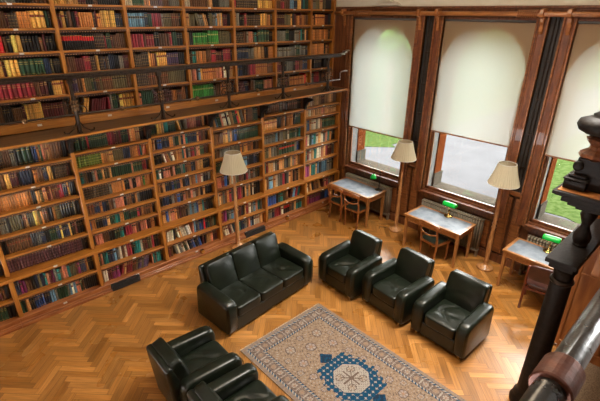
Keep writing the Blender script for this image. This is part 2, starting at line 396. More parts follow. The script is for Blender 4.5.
# levels: z of shelf boards, from the top down
LOW = [  # x left, x right, shelf heights above the ledge, book rows top to bottom
    dict(x=(-8.58, -7.36), z=[2.46, 2.15, 1.83, 1.49, 1.16, .83], name='lower bookcase bay at the left edge',
         rows=['b6m4k3e4o3g4', 'm4b5y3g6t3', 'o8m4r3b6k4', 'e5k5b6g4o3', 'm6n6b8k4', 'd9r5b6k4', 'm4r5P2b4m3r2m2b1k1', 'b6k4n4g5k1w1g5k2']),
    dict(x=(-7.36, -6.14), z=[2.46, 2.15, 1.83, 1.49, 1.16, .83], name='lower left bay',
         rows=['h12 b3 s2 k1 zg zg zg n B o g P t2 o b4 k2', 'b2 k e1 ze zb y2 m3 k1 n3 k o2 b2 n2 y2 k h5 m1 k', 'm3 o14 k2 t2 e1 o2 m1 P1 b1 m2 r2 n2 y1 k3',
               'b2 s3 k1 e4 k1 b1 t1 k1 e2 y2 e1 o1 b2 k2 o1 e2 k5 e1 k2', 'k2 b9 k2 s2 n2 k2 g3 n2 y1 n4 y1 k1 b1 m1 k3', 'd26 k2',
               'n2 v2 b2 k1 n1 e1 n1 c1 P1 m1 v1 s1 c1 b1 P2 c1 e2 b1 v1 n2 o1 k2', 'g2 zt k2 B2 B2 n2 l2 s1 g4 s1 l1 w1 l1 P2 g1 b k7']),
    dict(x=(-6.14, -4.925), z=[2.51, 2.24, 1.97, 1.69, 1.41, 1.14, .82], name='lower second bay from the left',
         rows=['s1 g2 k1 g2 R1 g9 r3 m1 b1 r1 g3 r1 t1 o2 t2 k2', 'a10 o3 t3 e5 n4 o4 r1 c1 P2', 'c2 s1 b1 k2 s1 P1 g2 t1 e2 t1 g10 P1 g4 r2 k1',
               'h10 s1 o7 k2 zP k2 P2 o1 G1 o3', 'b3 n2 o1 n2 k1 b2 s1 P4 k1 b2 k1 o1 s1 k6', 'B1 o2 k3 n2 zt g2 c2 o2 g2 k1 g3 r1 m1 o1 b3 o1 k1',
               'k1 P3 b3 k2 g2 c2 _ r3 P2 b1 m1 P3 m2 o2 k1', 'k1 P1 c2 n2 l1 s1 w1 b1 w1 r2 k1 c3 w1 b1 m1 e2 r1 k2 b1', '_w2 m2 zv zv _ )r1 t1 r3 b2 e1 p2 e1 p3 <_ _ P1 c1 s1 c2 k1']),
    dict(x=(-4.925, -3.71), z=[2.55, 2.28, 2.01, 1.73, 1.46, 1.19, .82], name='lower third bay from the left',
         rows=['g4 y2 t1 c2 g3 _>y1 e1 <_ e1 s1 r1 P3 m1 r1 b1 o1 k1', 't2 k1 B2 n3 o2 s1 g2 t1 n1 P1 c1 n5 t1 r1 b2 k1', 'k4 _ >w1 P1 t1 s1 w1 <_ t1 o1 t1 c1 P1 k1 s1 r2 e1 P1 t1 g2 m1 b1',
               's1 c1 w1 k1 P3 b1 P1 g3 s1 c1 b1 o2 n1 k1 o1 t1 y2 k4', 'g1 t1 b1 t1 n2 k1 B1 g1 n2 o1 k1 n2 t1 o2 l1 P2 w1 k2 s1', 'm1 k1 n2 k1 s1 b1 B1 k1 P1 o1 b1 P1 w1 b1 t1 k1 t1 k3',
               'k1 t2 B1 t1 P2 o1 b1 m1 b2 k1 s1 l1 s1 l1 B1 t2 c1 m1 k3', 'k1 w3 k1 _ >w1 t1 w2 s1 w2 <_ P1 l1 n1 s1 B1 n1 R1 n1 g1 b1 e1 g1', 'm2 b1 _>s1 w1 s1 w1 g1 w1 k1 n1 B1 k1 n1 B1 <_ m1 k1 t2 P1 m2']),
    dict(x=(-3.71, -2.495), z=[2.47, 2.13, 1.86, 1.55, 1.23, .83], name='lower fourth bay behind the floor lamp',
         rows=['k1_>t1 l1 g2 P1 w2 k1 w1 t2 g2 R1 y1 e1 s1 <_ o1 m1 b3 e1 g3', 'b5 y2 s1 t1 n1 B1 k1 g10', 'k2 b2 s6 e6 o1 b1 y1 o1 b2 o1 k1 b2', 'g4 b3 s3 n2 l5 n1 k3 n2 k1',
               'c P2 r1 B1 k1 t1 w1 s1 e1 m1 b1 k1 r1 s1 b1 s1 e1 k1', 'w2 t2 s1 b1 o1 r1 s1 k1 g1 r2 b1 k1 t1 s1 t1 k1 w1 k3', 'n1 r1 v1 g1 s1 l1 P1 b1 m1 k1 t1 r1 w1 s1 l1 P1 c1 s1', 'b1 _>w2 m1 w1 <_ l1 c2 n2 s1 b1 P1 l1 n1 w2 zw zt']),
    dict(x=(-2.495, -1.28), z=[2.55, 2.21, 1.91, 1.59, 1.24, .85], name='lower fifth bay',
         rows=['t3 k1 b6 s2 b2 k1 b5 k2', 't9 k2 b1 o1 k1 zo zo k1 g3', 's3 zs zs l1 b1 s2 e2 w1 g4 s1 g1 c1', 'e3 t1 s2 e1 D6 s1 B1 k1', 's1 c1 r1 t2 w1 s1 b1 t3 s1 k1 e1 t1 s1 P1 t1 b1', 's1 t1 b1 zl t1 w1 s2 r1 k1 s1 t1 o1 k1 b1 k1 t',
               's1 B4 k1 c2 e1 b1 _ )m1 l1 r1 c1<_', 'b1 s2 n1 r3 w1 K3 b1 s1 t1 c3']),
    dict(x=(-1.28, -.14), z=[2.56, 2.33, 1.99, 1.63, 1.26, .85], name='lower bay next to the window wall',
         rows=['t3 w1 t4 b2 t5 b2', 't2 w1 t5 P2 t6', 'c1 s1 B1 t1 w2 s1 w1 P1 g2 g4', 'c1 r1 w1 g1 l1 c1 w1 t1 w1 s1 P1 c1 t1 k2', 'c2 r1 w1 t1 c1 w2 P1 t1 r1 m2 s1', 'B1 v2 t1 c2 t1 l1 k1 l3 s2 k',
               'r1 w1 _>t1 k1 b2 t1 <_ m1 P1 r1 s1 b2', 'v1 r1 v5 n2 B2 n2']),
]
# NB the last two rows of every lower bay stand on the boards at z .47 and .14 (the base)
UPZ = [4.58, 4.265, 3.955, 3.64, 3.335, 2.98]
UPX = [-7.94, -6.925, -5.905, -4.885, -3.87, -2.85, -1.83, -.81, -.1]
UPROWS = [
    ['b8k6g6y4', 'm6g6b8', 'R4k6y4b6', 'y6g8b4', 'r9b6m5', 'b8k6e6'],
    ['k8 s6 k5 b4', 'e2 zg zg zg zg b3 m1 h3 o5 zy zy zy g1 k1', 'g2 k1 zR zR zR b1 zk zy zy k5 b1 m1 k3', 'b3 zy zy m1 zy zy zy zg zg zg g3 n2 e1 k3', 'b4 zr zr zr zr zr zr zr zr b2 zm zm k2 y4 zo', 'b3 k4 b5 m1 y8 m8 b2 k1'],
    ['y6 t5 m3 k3 b2 k10', 'm2 zy k1 zb k2 zr o6 h1 m1 o2 y7 n2 k1 n1', 'K14 h6 r1 g3 m1 b7', 'b5 m4 r4 h2 b1 zy h3 n1 b1 s1 n3 k3 s2 m4', 'p3 b2 o1 e3 g1 n1 b2 e1 b5 e6 b2', 'k2_)y2 <_ )m4 r2 <_ r1 s1 g2 k1 zy y5'],
    ['w4 g6 o3 b4 m2 b4 s5', 'l8 n2 g2 r5 s1 e5 b4 k1', 'r5 b1 r3 k2 b4 r1 g2 k2', 'h9 y1 o2 m1 y5 p6 k3', 'h7 b6 b4 e9 k1', 'P2 g6 d10 o3 b3 o2 k1'],
    ['w3 b8 t3 k4 s6', 't3 e4 _>e2 s3 t2 <_ k1 e2 s2 l1 t2 w1 y1 m3 k2', 'y1 o1 k2 G13 e8 k1', 'k2 h1 c2 o5 b3 r3 m3 k1 r5 k1', 'w1 P2 k1 l1 y1 o2 o5 P3 r1 w3 s1 t2', '_G13 s1 b3 o4 s2 k3'],
    ['m1 r1 h12 y7', 's1 t1 zs k2 h1 zr h8 y4 o2 k1', '_>h5 <b2 s1 P2 e1 c1 k1 zg zg zg zg k2', 'n9 s3 zt zt zt k2 o3', 'n4 k3 m1 r4 o6 b3', '_>d5 n2 m1 <_ b2 s1 g5 P5 m1'],
    ['b4 r2 b3 l2 n2 y2 n1 c1 g2', 'm5 e3 y1 k1 m1 o3 m1 o2 b2', 's7 g2 k3 s3 b1 c1 g2 t1 k1', 's12 g2 s3 n1', 'm4 P1 k1 s4 k1 r2 b2 n3', 's3 m4 b1 o8 t1 R1 y1'],
    ['n2 s3 e3 t3 e3 k5', 'o3 k1 o8 m3 k2', 'o12 k1', 'o8 k1 t1 b1', '_ _ _ k5 _ _ k3', 's3 r3 b1 k1 b3 b3'],  # black volumes in the near-empty row stand in for its shadow
]
UNAMES = ['gallery bay past the left edge', 'leftmost gallery bay', 'second gallery bay', 'third gallery bay', 'fourth gallery bay', 'fifth gallery bay', 'sixth gallery bay', 'narrow gallery bay next to the windows']
ORD = 'first second third fourth fifth sixth seventh eighth ninth tenth eleventh twelfth thirteenth fourteenth fifteenth sixteenth seventeenth eighteenth nineteenth twentieth'.split()
ORD += ['twenty-' + o for o in ORD[:9]] + ['thirtieth'] + ['thirty-' + o for o in ORD[:9]] + ['fortieth'] + ['forty-' + o for o in ORD[:9]]

def shelf_part(t, x0, x1, yf, yb, z, fr=True, card=True, cx=None, th=.03):
    s = MB().box(x0, x1, yf, yb, z - th, z).build('shelf', M['oak'], t, bevel=.004, seg=1)
    if fr:
        f = MB(); n = max(6, int((x1 - x0) / .036)); w = (x1 - x0) / n
        f.box(x0, x1, yf + .012, yf + .016, z - th - .03, z - th)
        for i in range(n):
            f.add([(x0 + i * w, yf + .010, z - th - .012), (x0 + (i + .5) * w, yf + .010, z - th - .042), (x0 + (i + 1) * w, yf + .010, z - th - .012),
                   (x0 + i * w, yf + .016, z - th - .012), (x0 + (i + .5) * w, yf + .016, z - th - .042), (x0 + (i + 1) * w, yf + .016, z - th - .012)],
                  [(0, 1, 2), (5, 4, 3), (0, 3, 4, 1), (1, 4, 5, 2)])
        f.cur = 1
        for i in range(n):
            cxx = x0 + (i + .5) * w
            f.box(cxx - .005, cxx + .005, yf + .006, yf + .012, z - th - .032, z - th - .022)
        f.build('fringe', [M['fringe'], M['stud']], s)
    if card:
        cx = (x0 + x1) / 2 if cx is None else cx
        MB().box(cx - .028, cx + .028, yf - .004, yf + .002, z - th + .002, z - .004).build('label_card', M['card'], s)
    return s

BD, BM = .47, .14
for bi, B in enumerate(LOW):
    x0, x1 = B['x']; xa, xb = x0 + .032, (x1 if bi == len(LOW) - 1 else x1 - .032)
    last = bi == len(LOW) - 1
    t = thing('bookcase', 'oak bookcase standing on the floor below the gallery, ' + B['name'].replace('lower ', ''), 'bookcase', ((x0 + x1) / 2, .15, 0), 0, 'bookcases under the gallery')
    ox = (x0 + x1) / 2
    e0, e1 = x0 - .032, (x1 if last else x1 - .032)
    t.location = (0, 0, 0)
    MB().box(e0, e1, .335, .37, .02, 2.80).build('back_panel', M['oak_shaded'], t)
    u = MB(); u.box(x0 - .028, x0 + .028, -.05, .335, .85, 2.55 if bi else 2.5)
    u.build('upright', M['oak_up'], t, bevel=.005, seg=1)
    MB().box(x0 - .031, x0 + .031, .0, .335, 2.56, 2.80).build('pilaster', M['mahog'], t)
    if last:
        MB().box(x1, x1 + .05, -.05, .335, .85, 2.8).build('upright', M['oak_up'], t, bevel=.005, seg=1)
        MB().box(x1, x1 + .05, -.11, .335, .14, .81).build('base_upright', M['oak_up'], t, bevel=.005, seg=1)
    MB().box(x0 - .032, x0 + .032, -.115, .335, .14, .80).build('base_upright', M['oak_up'], t, bevel=.005, seg=1)
    zs = B['z']
    # ledge, plinth
    lg = MB(); lg.box(e0, e1, -.135, .335, .805, .845); lg.box(e0, e1, -.120, -.08, .78, .805)
    lgo = lg.build('ledge', M['oak'], t, bevel=.006, seg=2)
    MB().box(ox - .028, ox + .028, -.140, -.134, .81, .838).build('label_card', M['card'], lgo)
    pl = MB(); pl.box(e0, e1, -.135, .335, .02, .14); pl.box(e0, e1, -.195, -.135, 0, .05); pl.box(e0, e1, -.165, -.135, .05, .075)
    plo = pl.build('plinth', M['plinth'], t, bevel=.005, seg=1)
    MB().box(ox - .028, ox + .028, -.140, -.134, .10, .128).build('label_card', M['card'], plo)
    # brackets under gallery
    br = MB()
    pts = [(.335, 2.50), (-.03, 2.50), (-.06, 2.545), (-.075, 2.62), (-.12, 2.69), (-.20, 2.735), (-.27, 2.755), (-.27, 2.80), (.335, 2.80)]
    br.prism(pts, x0 - .03, x0 + .03, 'x'); br.prism([(-.04, 2.62), (-.02, 2.66), (-.09, 2.74), (-.13, 2.74)], x0 - .0315, x0 + .0315, 'x')
    br.build('gallery_bracket', M['ebony'], t, bevel=.005, seg=1)
    for i, z in enumerate(zs[:-1]):
        shelf_part(t, xa, xb, -.045, .335, z)
    shelf_part(t, xa, xb, -.105, .335, BD)
    # books
    tops = [2.80] + [z - .04 for z in zs[:-1]]
    levs = [zs[0]] + zs[1:]
    levs = levs[:-1] + [.845]
    for i, (z, tp) in enumerate(zip(levs, tops)):
        sh = ORD[i]
        lay_row(B['rows'][i], xa, xb, .045, z, tp - z, 'L%d.%d' % (bi, i), .2)
    lay_row(B['rows'][-2], xa, xb, -.02, BD, .77 - BD, 'L%d.%d' % (bi, 8), .2)
    lay_row(B['rows'][-1], xa, xb, -.03, BM, BD - .04 - BM, 'L%d.%d' % (bi, 9), .2)

for bi in range(8):
    x0, x1 = UPX[bi], UPX[bi + 1]
    t = thing('bookcase', 'oak wall bookcase behind the gallery railing, ' + UNAMES[bi], 'bookcase', (0, 0, 0), 0, 'bookcases on the gallery')
    f0, f1 = x0 - .026, x1 - (.026 if bi < 7 else 0)
    MB().box(f0, f1, .62, .65, 2.87, 5.6).build('back_panel', M['oak_shaded'], t)
    MB().box(x0 - .026, x0 + .026, .285, .62, 2.985, 5.6).build('upright', M['oak_up'], t, bevel=.005, seg=1)
    if bi == 7: MB().box(x1 - .01, x1 + .05, .285, .62, 2.985, 5.6).build('upright', M['oak_up'], t, bevel=.005, seg=1)
    xa, xb = x0 + .027, x1 - .027
    bo = MB().box(f0, f1, .27, .62, 2.865, 2.985).build('base_board', M['oak'], t, bevel=.005, seg=1)
    cx = (x0 + x1) / 2
    MB().box(cx - .03, cx + .03, .264, .271, 2.925, 2.955).build('label_card', M['card'], bo)
    for z in [5.5, 5.2, 4.89] + UPZ[:-1]: shelf_part(t, xa, xb, .29, .62, z, card=z < 5)
    for i, z in enumerate([4.89] + UPZ):
        if i == 0: r = UPROWS[bi][0][::-1]; r = 'b6k5t4m5y4'
        else: r = UPROWS[bi][i - 1]
        z = z + (.006 if i == 6 else 0)
        lay_row(r, xa, xb, .345, z, .31 - .045 if i < 6 else 3.335 - .04 - 2.99, 'U%d.%d' % (bi, i), .2)

# ---- the books: the 300 that show largest are objects of their own, the rest one heap
def shown(b):
    u, v, z = proj((b['x'] + b['w'] / 2, b['y'], b['z'] + b['h'] / 2))
    if not (3 < u < 597 and 4 < v < 398): return 0
    a = proj((b['x'], b['y'], b['z'])); c = proj((b['x'] + b['w'], b['y'], b['z'] + b['h']))
    return abs(c[0] - a[0]) * abs(proj((b['x'], b['y'], b['z'] + b['h']))[1] - a[1])
RANK = sorted(BOOKS, key=lambda b: -shown(b))[:300]
ids = set(b['key2'] for b in RANK)
BAYN = {}
for b in BOOKS:
    if b['key2'] in ids:
        side, rest = b['key'][0], b['key'][1:]; bi, ri = map(int, rest.split('.'))
        mb = MB(); org = (b['x'], b['y'], b['z']); book_geo(mb, b, True, org)
        o = mb.build('book', M['book'], color=True, loc=org)
        fr = b['total'] - b['order']
        if bi <= 1: pos = (ORD[fr] if fr else 'last') + (' from right' if fr else '')
        else: pos = ORD[b['order'] - 1] + ' from left'
        if side == 'U':
            row = ['on the top gallery shelf', 'on the fifth gallery shelf up', 'on the fourth gallery shelf up', 'on the third gallery shelf up', 'on the second gallery shelf up', 'on the lowest gallery shelf'][ri - 1] if ri else 'on the uppermost gallery shelf'
            bay = ['far left bay', 'leftmost bay', 'second bay', 'third bay', 'fourth bay', 'fifth bay', 'sixth bay', 'window bay'][bi]
        else:
            row = {8: 'in the upper base row', 9: 'in the bottom base row'}.get(ri, 'on the %s row below gallery' % ORD[ri])
            bay = ['left edge bay', 'left bay', 'second bay', 'third bay', 'lamp bay', 'fifth bay', 'window bay'][bi]
        kind = 'gilt-banded ' if (b['code'] in 'hda' or (b['bands'] and b['code'] in 'rRmgnBpP')) else ('red-titled ' if b['code'] in 'KD' else '')
        tag(o, '%s %sbook, %s %s, %s' % (b['cn'], kind, pos, row, bay), 'book', 'books in the gallery bookcases' if side == 'U' else 'books in the bookcases under the gallery')
mb = MB()
for b in BOOKS:
    if b['key2'] not in ids: book_geo(mb, b, False)
tag(mb.build('books', M['book'], color=True), 'hundreds of further old cloth and leather books filling the shelves of the whole wall', 'books', kind='stuff')

# vents and outlet at the plinth
for (xa_, xb_, lab) in ((-6.02, -5.52, 'dark slotted vent in the plinth below the second bay from the left'), (-3.15, -2.62, 'dark slotted vent in the plinth behind the sofa and floor lamp')):
    v = MB(); v.box(xa_, xb_, -.203, -.136, .012, .125)
    for i in range(22):
        for j in range(3):
            xx = xa_ + .015 + i * (xb_ - xa_ - .03) / 22; v.box(xx, xx + .012, -.207, -.202, .025 + j * .032, .043 + j * .032)
    tag(v.build('floor_vent', M['vent']), lab, 'vent')
for x_, lab in ((-4.25, 'small brass plate on the plinth left of the sofa back'), (-1.98, 'small brass plate on the plinth between sofa and window desk')):
    v = MB().box(x_, x_ + .07, -.205, -.136, .05, .13).box(x_ + .02, x_ + .05, -.215, -.20, .065, .115)
    tag(v.build('socket_plate', M['brass'], bevel=.004), lab, 'socket')
# ------------------------------------------------------------------ gallery and its railing
g = thing('gallery', 'narrow oak walkway with board floor running along the bookcases above the lower shelves', 'gallery')
MB().box(-8.6, -.22, -.32, .285, 2.80, 2.845).build('deck', M['deck'], g)
fa = MB(); fa.box(-8.6, -.20, -.345, -.31, 2.818, 2.85)
fa.box(-.22, -.19, -.345, .28, 2.80, 2.85)
fa.build('fascia', M['oak'], g, bevel=.006, seg=2)
g.location = (0, 0, .075); g.rotation_euler = (0, -.0108, 0)
rl = thing('railing', 'black wrought iron railing with scrolled posts along the edge of the gallery', 'railing')
hr = MB(); hr.box(-8.6, -.42, -.285, -.205, 3.655, 3.695); hr.box(-8.6, -.42, -.275, -.215, 3.62, 3.66)
hr.build('handrail', M['iron'], rl, bevel=.008, seg=2)
he = MB(); he.box(-.42, -.30, -.285, -.205, 3.66, 3.70); he.box(-.32, -.24, -.29, -.20, 3.70, 3.745); he.box(-.24, -.14, -.28, -.21, 3.735, 3.76)
he.build('stepped_end', M['steel'], rl, bevel=.004, seg=1)
he = MB(); he.tube([(-.80, -.245, 3.13), (-.40, -.245, 3.13), (-.40, -.245, 3.27), (-.36, -.245, 3.30), (-.16, -.245, 3.30)], .014)
he.build('stepped_end', M['steel'], rl, bevel=.004, seg=1)
md = MB(); md.tube([(-8.6, -.245, 3.13), (-.78, -.245, 3.13)], .016)
md.build('middle_rod', M['iron'], rl)
def post(x):
    p = MB(); y = -.245; zb = 2.921 + .0108 * x
    p.tube([(x, y, zb), (x, y, 3.0), (x, y, 3.10), (x, y, 3.22), (x, y, 3.40), (x, y, 3.64)], [.034, .027, .03, .04, .025, .025], 8)
    p.box(x - .035, x + .035, y - .03, y + .03, 3.56, 3.63)
    p.box(x - .03, x + .03, y - .03, y + .03, zb, zb + .025)
    o = p.build('post', M['iron'], rl)
    s = MB()
    def spiral(cx, cz, r0, turns, flip, a0=0):
        pts = []
        for i in range(22):
            tt = i / 21; a = a0 + flip * tt * turns * 2 * PI; r = r0 * (1 - .8 * tt)
            pts.append((x + cx + r * math.cos(a), y, cz + r * math.sin(a)))
        return pts
    for f in (-1, 1):
        a0 = 0 if f > 0 else PI
        s.tube(spiral(f * .085, 3.34, .075, 1.2, f, PI - a0 if f > 0 else 0), .009, 5)
        s.tube(spiral(f * .095, 3.17, .085, 1.2, -f, PI if f > 0 else 0), .009, 5)
        # curved foot braces
        s.tube([(x, y, 3.10), (x + f * .02, y, 3.02), (x + f * .07, y, zb + .07), (x + f * .15, y, zb + .015), (x + f * .20, y, zb + .025), (x + f * .205, y, zb + .055)], .011, 5)
        s.tube([(x, y, 3.06), (x, y + f * .02, 2.98), (x, y + f * .04, zb + .05), (x, y + f * .05, zb + .015)], .011, 5)
    s.build('scrolls', M['iron'], o)
    q = MB()
    for dz, r in ((3.20, .035), (3.25, .045), (3.31, .035)):
        for k in range(6):
            a = k * PI / 3; q.puff(x + .035 * math.cos(a), y + .035 * math.sin(a), dz, .035, .03, .05, 2, 4)
    q.build('leaf_rosette', M['gilt_iron'], o)
for i in range(6): post(-.80 - 1.306 * i if i < 6 else 0)
for i in range(5): MB().lathe([(.004, -.04), (.03, -.027), (.04, 0), (.03, .027), (.004, .04)], -1.453 - 1.306 * i, -.245, 3.13, 10).build('ball', M['gilt_iron'], rl)

# ------------------------------------------------------------------ floor: herringbone blocks
def hb_floor():
    L_, W_ = .48, .088; q = 1 / math.sqrt(2)
    mb = MB(); mb.uv = []; rn = random.Random(3)
    X0, X1, Y0, Y1 = -9.6, 0.0, -7.2, .0
    def clip(poly):
        for ax, v, sg in ((0, X0, 1), (0, X1, -1), (1, Y0, 1), (1, Y1, -1)):
            out = []
            for i in range(len(poly)):
                a, b = poly[i], poly[(i + 1) % len(poly)]
                da, db = sg * (a[0][ax] - v), sg * (b[0][ax] - v)
                if da >= 0: out.append(a)
                if da * db < 0:
                    t = da / (da - db)
                    out.append((tuple(a[0][k] + t * (b[0][k] - a[0][k]) for k in (0, 1)), tuple(a[1][k] + t * (b[1][k] - a[1][k]) for k in (0, 1))))
            poly = out
            if len(poly) < 3: return []
        return poly
    g_ = .0016
    for i in range(-220, 221):
        for j in range(-40, 41):
            ou, ov = i * W_ + j * L_, i * W_ - j * L_
            for (u0, v0, u1, v1, horiz) in ((ou, ov, ou + L_, ov + W_, True), (ou + L_, ov + W_ - L_, ou + L_ + W_, ov + W_, False)):
                cx, cy = (u0 + u1) / 2, (v0 + v1) / 2
                wx, wy = (cx - cy) * q - 4.8, (cx + cy) * q - 3.5
                if not (X0 - .5 < wx < X1 + .5 and Y0 - .5 < wy < Y1 + .5): continue
                r1, r2 = rn.random() * 50, rn.random() * 50
                P = []
                for (u, v) in ((u0 + g_, v0 + g_), (u1 - g_, v0 + g_), (u1 - g_, v1 - g_), (u0 + g_, v1 - g_)):
                    uv = (u - u0 + r1, v - v0 + r2) if horiz else (v - v0 + r1, u - u0 + r2)
                    P.append((((u - v) * q - 4.8, (u + v) * q - 3.5), uv))
                P = clip(P)
                if len(P) < 3: continue
                t = rn.random(); f = .93 * rn.uniform(.70, 1.22) * (1.06 if not horiz else .94)  # blocks laid one way tinted lighter, imitating sheen along the grain
                c = ((.36 + .15 * t) * f, (.145 + .085 * t) * f, (.026 + .03 * t) * f)
                mb.col = c; o = len(mb.v)
                mb.v += [(p[0][0], p[0][1], .0) for p in P]; mb.f.append(list(range(o, o + len(P)))); mb.c.append(c); mb.mi.append(0)
                for p in P: mb.uv.append(p[1])
    # the dark seam bed under the blocks
    mb.col = (.10, .04, .012)
    mb.add([(X0, Y0, -.002), (X1, Y0, -.002), (X1, Y1, -.002), (X0, Y1, -.002)], [(0, 1, 2, 3)]); mb.uv += [(0, 0), (1, 0), (1, 1), (0, 1)]
    mb.box(X0, X1, Y0, Y1, -.12, -.004)
    mb.uv += [(0, 0)] * 24
    return mb
struct(hb_floor(), 'floor', M['floor'], 'polished oak herringbone parquet floor', color=True)

# ------------------------------------------------------------------ window wall
WIN = [(-.244, -1.868), (-2.447, -4.071), (-4.65, -6.27)]
ZS, ZSILL, ZTOP, SPR = 1.02, 1.02, 4.42, 3.50
def arch_wall(mb, y0, y1, yl, yr, x0, x1):
    """one bay of masonry between y0 > y1 with an arched hole yl > yr"""
    mb.box(x0, x1, y0, y1, -.4, ZS - .02); mb.box(x0, x1, y0, yl, ZS - .02, 6.4); mb.box(x0, x1, yr, y1, ZS - .02, 6.4)
    cy, r = (yl + yr) / 2, (yl - yr) / 2; n = 28
    pts = [(cy + r * math.cos(PI * i / n), SPR + r * 1.03 * math.sin(PI * i / n)) for i in range(n + 1)]
    for (a, b), (c, d) in zip(pts, pts[1:]):
        mb.prism([(a, b), (c, d), (c, 6.4), (a, 6.4)], x0, x1, 'x')
wr, bk = MB(), MB()
edges = [.65, -2.157, -4.36, -8.2]
for k, (yl, yr) in enumerate(WIN):
    arch_wall(wr, edges[k], edges[k + 1], yl - .03, yr + .03, .14, .34)
    arch_wall(bk, edges[k], edges[k + 1], yl - .055, yr + .055, .34, .62)
sp = MB()
for k, (yl, yr) in enumerate(WIN):
    cy, r = (yl + yr) / 2, (yl - yr) / 2 - .02; n = 28
    pts = [(cy + r * math.cos(PI * i / n), SPR + r * 1.03 * math.sin(PI * i / n)) for i in range(n + 1)]
    for (a, b_), (c, d_) in zip(pts, pts[1:]): sp.prism([(a, b_), (c, d_), (c, 4.44), (a, 4.44)], .012, .14, 'x')
struct(sp, 'trim_9', M['panel'], 'dark wood spandrels around the window arches')
struct(wr, 'wall_right', M['white'], 'white painted arched inner reveal of the window wall')
struct(bk, 'wall_exterior', M['brick'], 'orange brick outer face of the window wall')
# stone bases of the brick jambs and the outer sill
sb = MB()
for yl, yr in WIN:
    sb.box(.33, .66, yl - .03, yl - .075, .9, 1.30); sb.box(.33, .66, yr + .03, yr + .075, .9, 1.30); sb.box(.12, .70, yl - .02, yr + .02, .93, 1.006)
struct(sb, 'trim_1', M['stone'], 'pale stone jamb bases and outer sills')
# panelling below, between and above the windows
pn = MB(); pn.box(0.02, .14, .65, -8.2, 0, .95); pn.box(0.03, .14, .65, -8.2, 4.44, 4.63)
for a, b in ((.65, WIN[0][0] + .0), (WIN[0][1], WIN[1][0]), (WIN[1][1], WIN[2][0]), (WIN[2][1], -8.2)): pn.box(.03, .14, a, b, .95, 4.44)
struct(pn, 'wall_panelling', M['panel'], 'dark wood panelling between the windows')
cr = MB().box(-.0, .14, .65, -8.2, 4.636, 6.4); struct(cr, 'wall_upper', M['cream'], 'cream plaster above the curtain pole')
co = MB(); co.box(-.03, .06, .285, -8.2, 4.56, 4.60); co.box(-.05, .06, .285, -8.2, 4.60, 4.64)
struct(co, 'trim_2', M['mahog'], 'dark wood cornice above the windows', bevel=.012)
ba = MB(); ba.box(-.03, .03, -.15, -8.2, 0, .14); ba.box(-.02, .03, -.15, -8.2, .14, .17)
struct(ba, 'baseboard_right', M['mahog'], 'dark wood skirting below the windows', bevel=.006)
# panels beneath windows
pb = MB()
for y0 in [-.3 - .0, ]: pass
for (yl, yr) in WIN:
    n = 3; w = (yl - yr) / n
    for i in range(n): pb.box(-.005, .03, yl - i * w - .06, yl - (i + 1) * w + .06, .22, .80)
for a, b in ((WIN[0][1], WIN[1][0]), (WIN[1][1], WIN[2][0])):
    m_ = (a + b) / 2
    pb.box(-.035, .03, m_ + .20, m_ + .03, .22, 1.42); pb.box(-.035, .03, m_ - .03, m_ - .20, .22, 1.42)
    pb.box(-.05, .03, m_ + .17, m_ + .06, .28, 1.36); pb.box(-.05, .03, m_ - .06, m_ - .17, .28, 1.36)
    pb.box(-.045, .03, m_ + .25, m_ - .25, 1.46, 1.54)
pb.box(-.05, .03, -.02, -.20, .22, 1.42)
struct(pb, 'trim_3', M['mahog_h'], 'raised panels of the dado', bevel=.01)
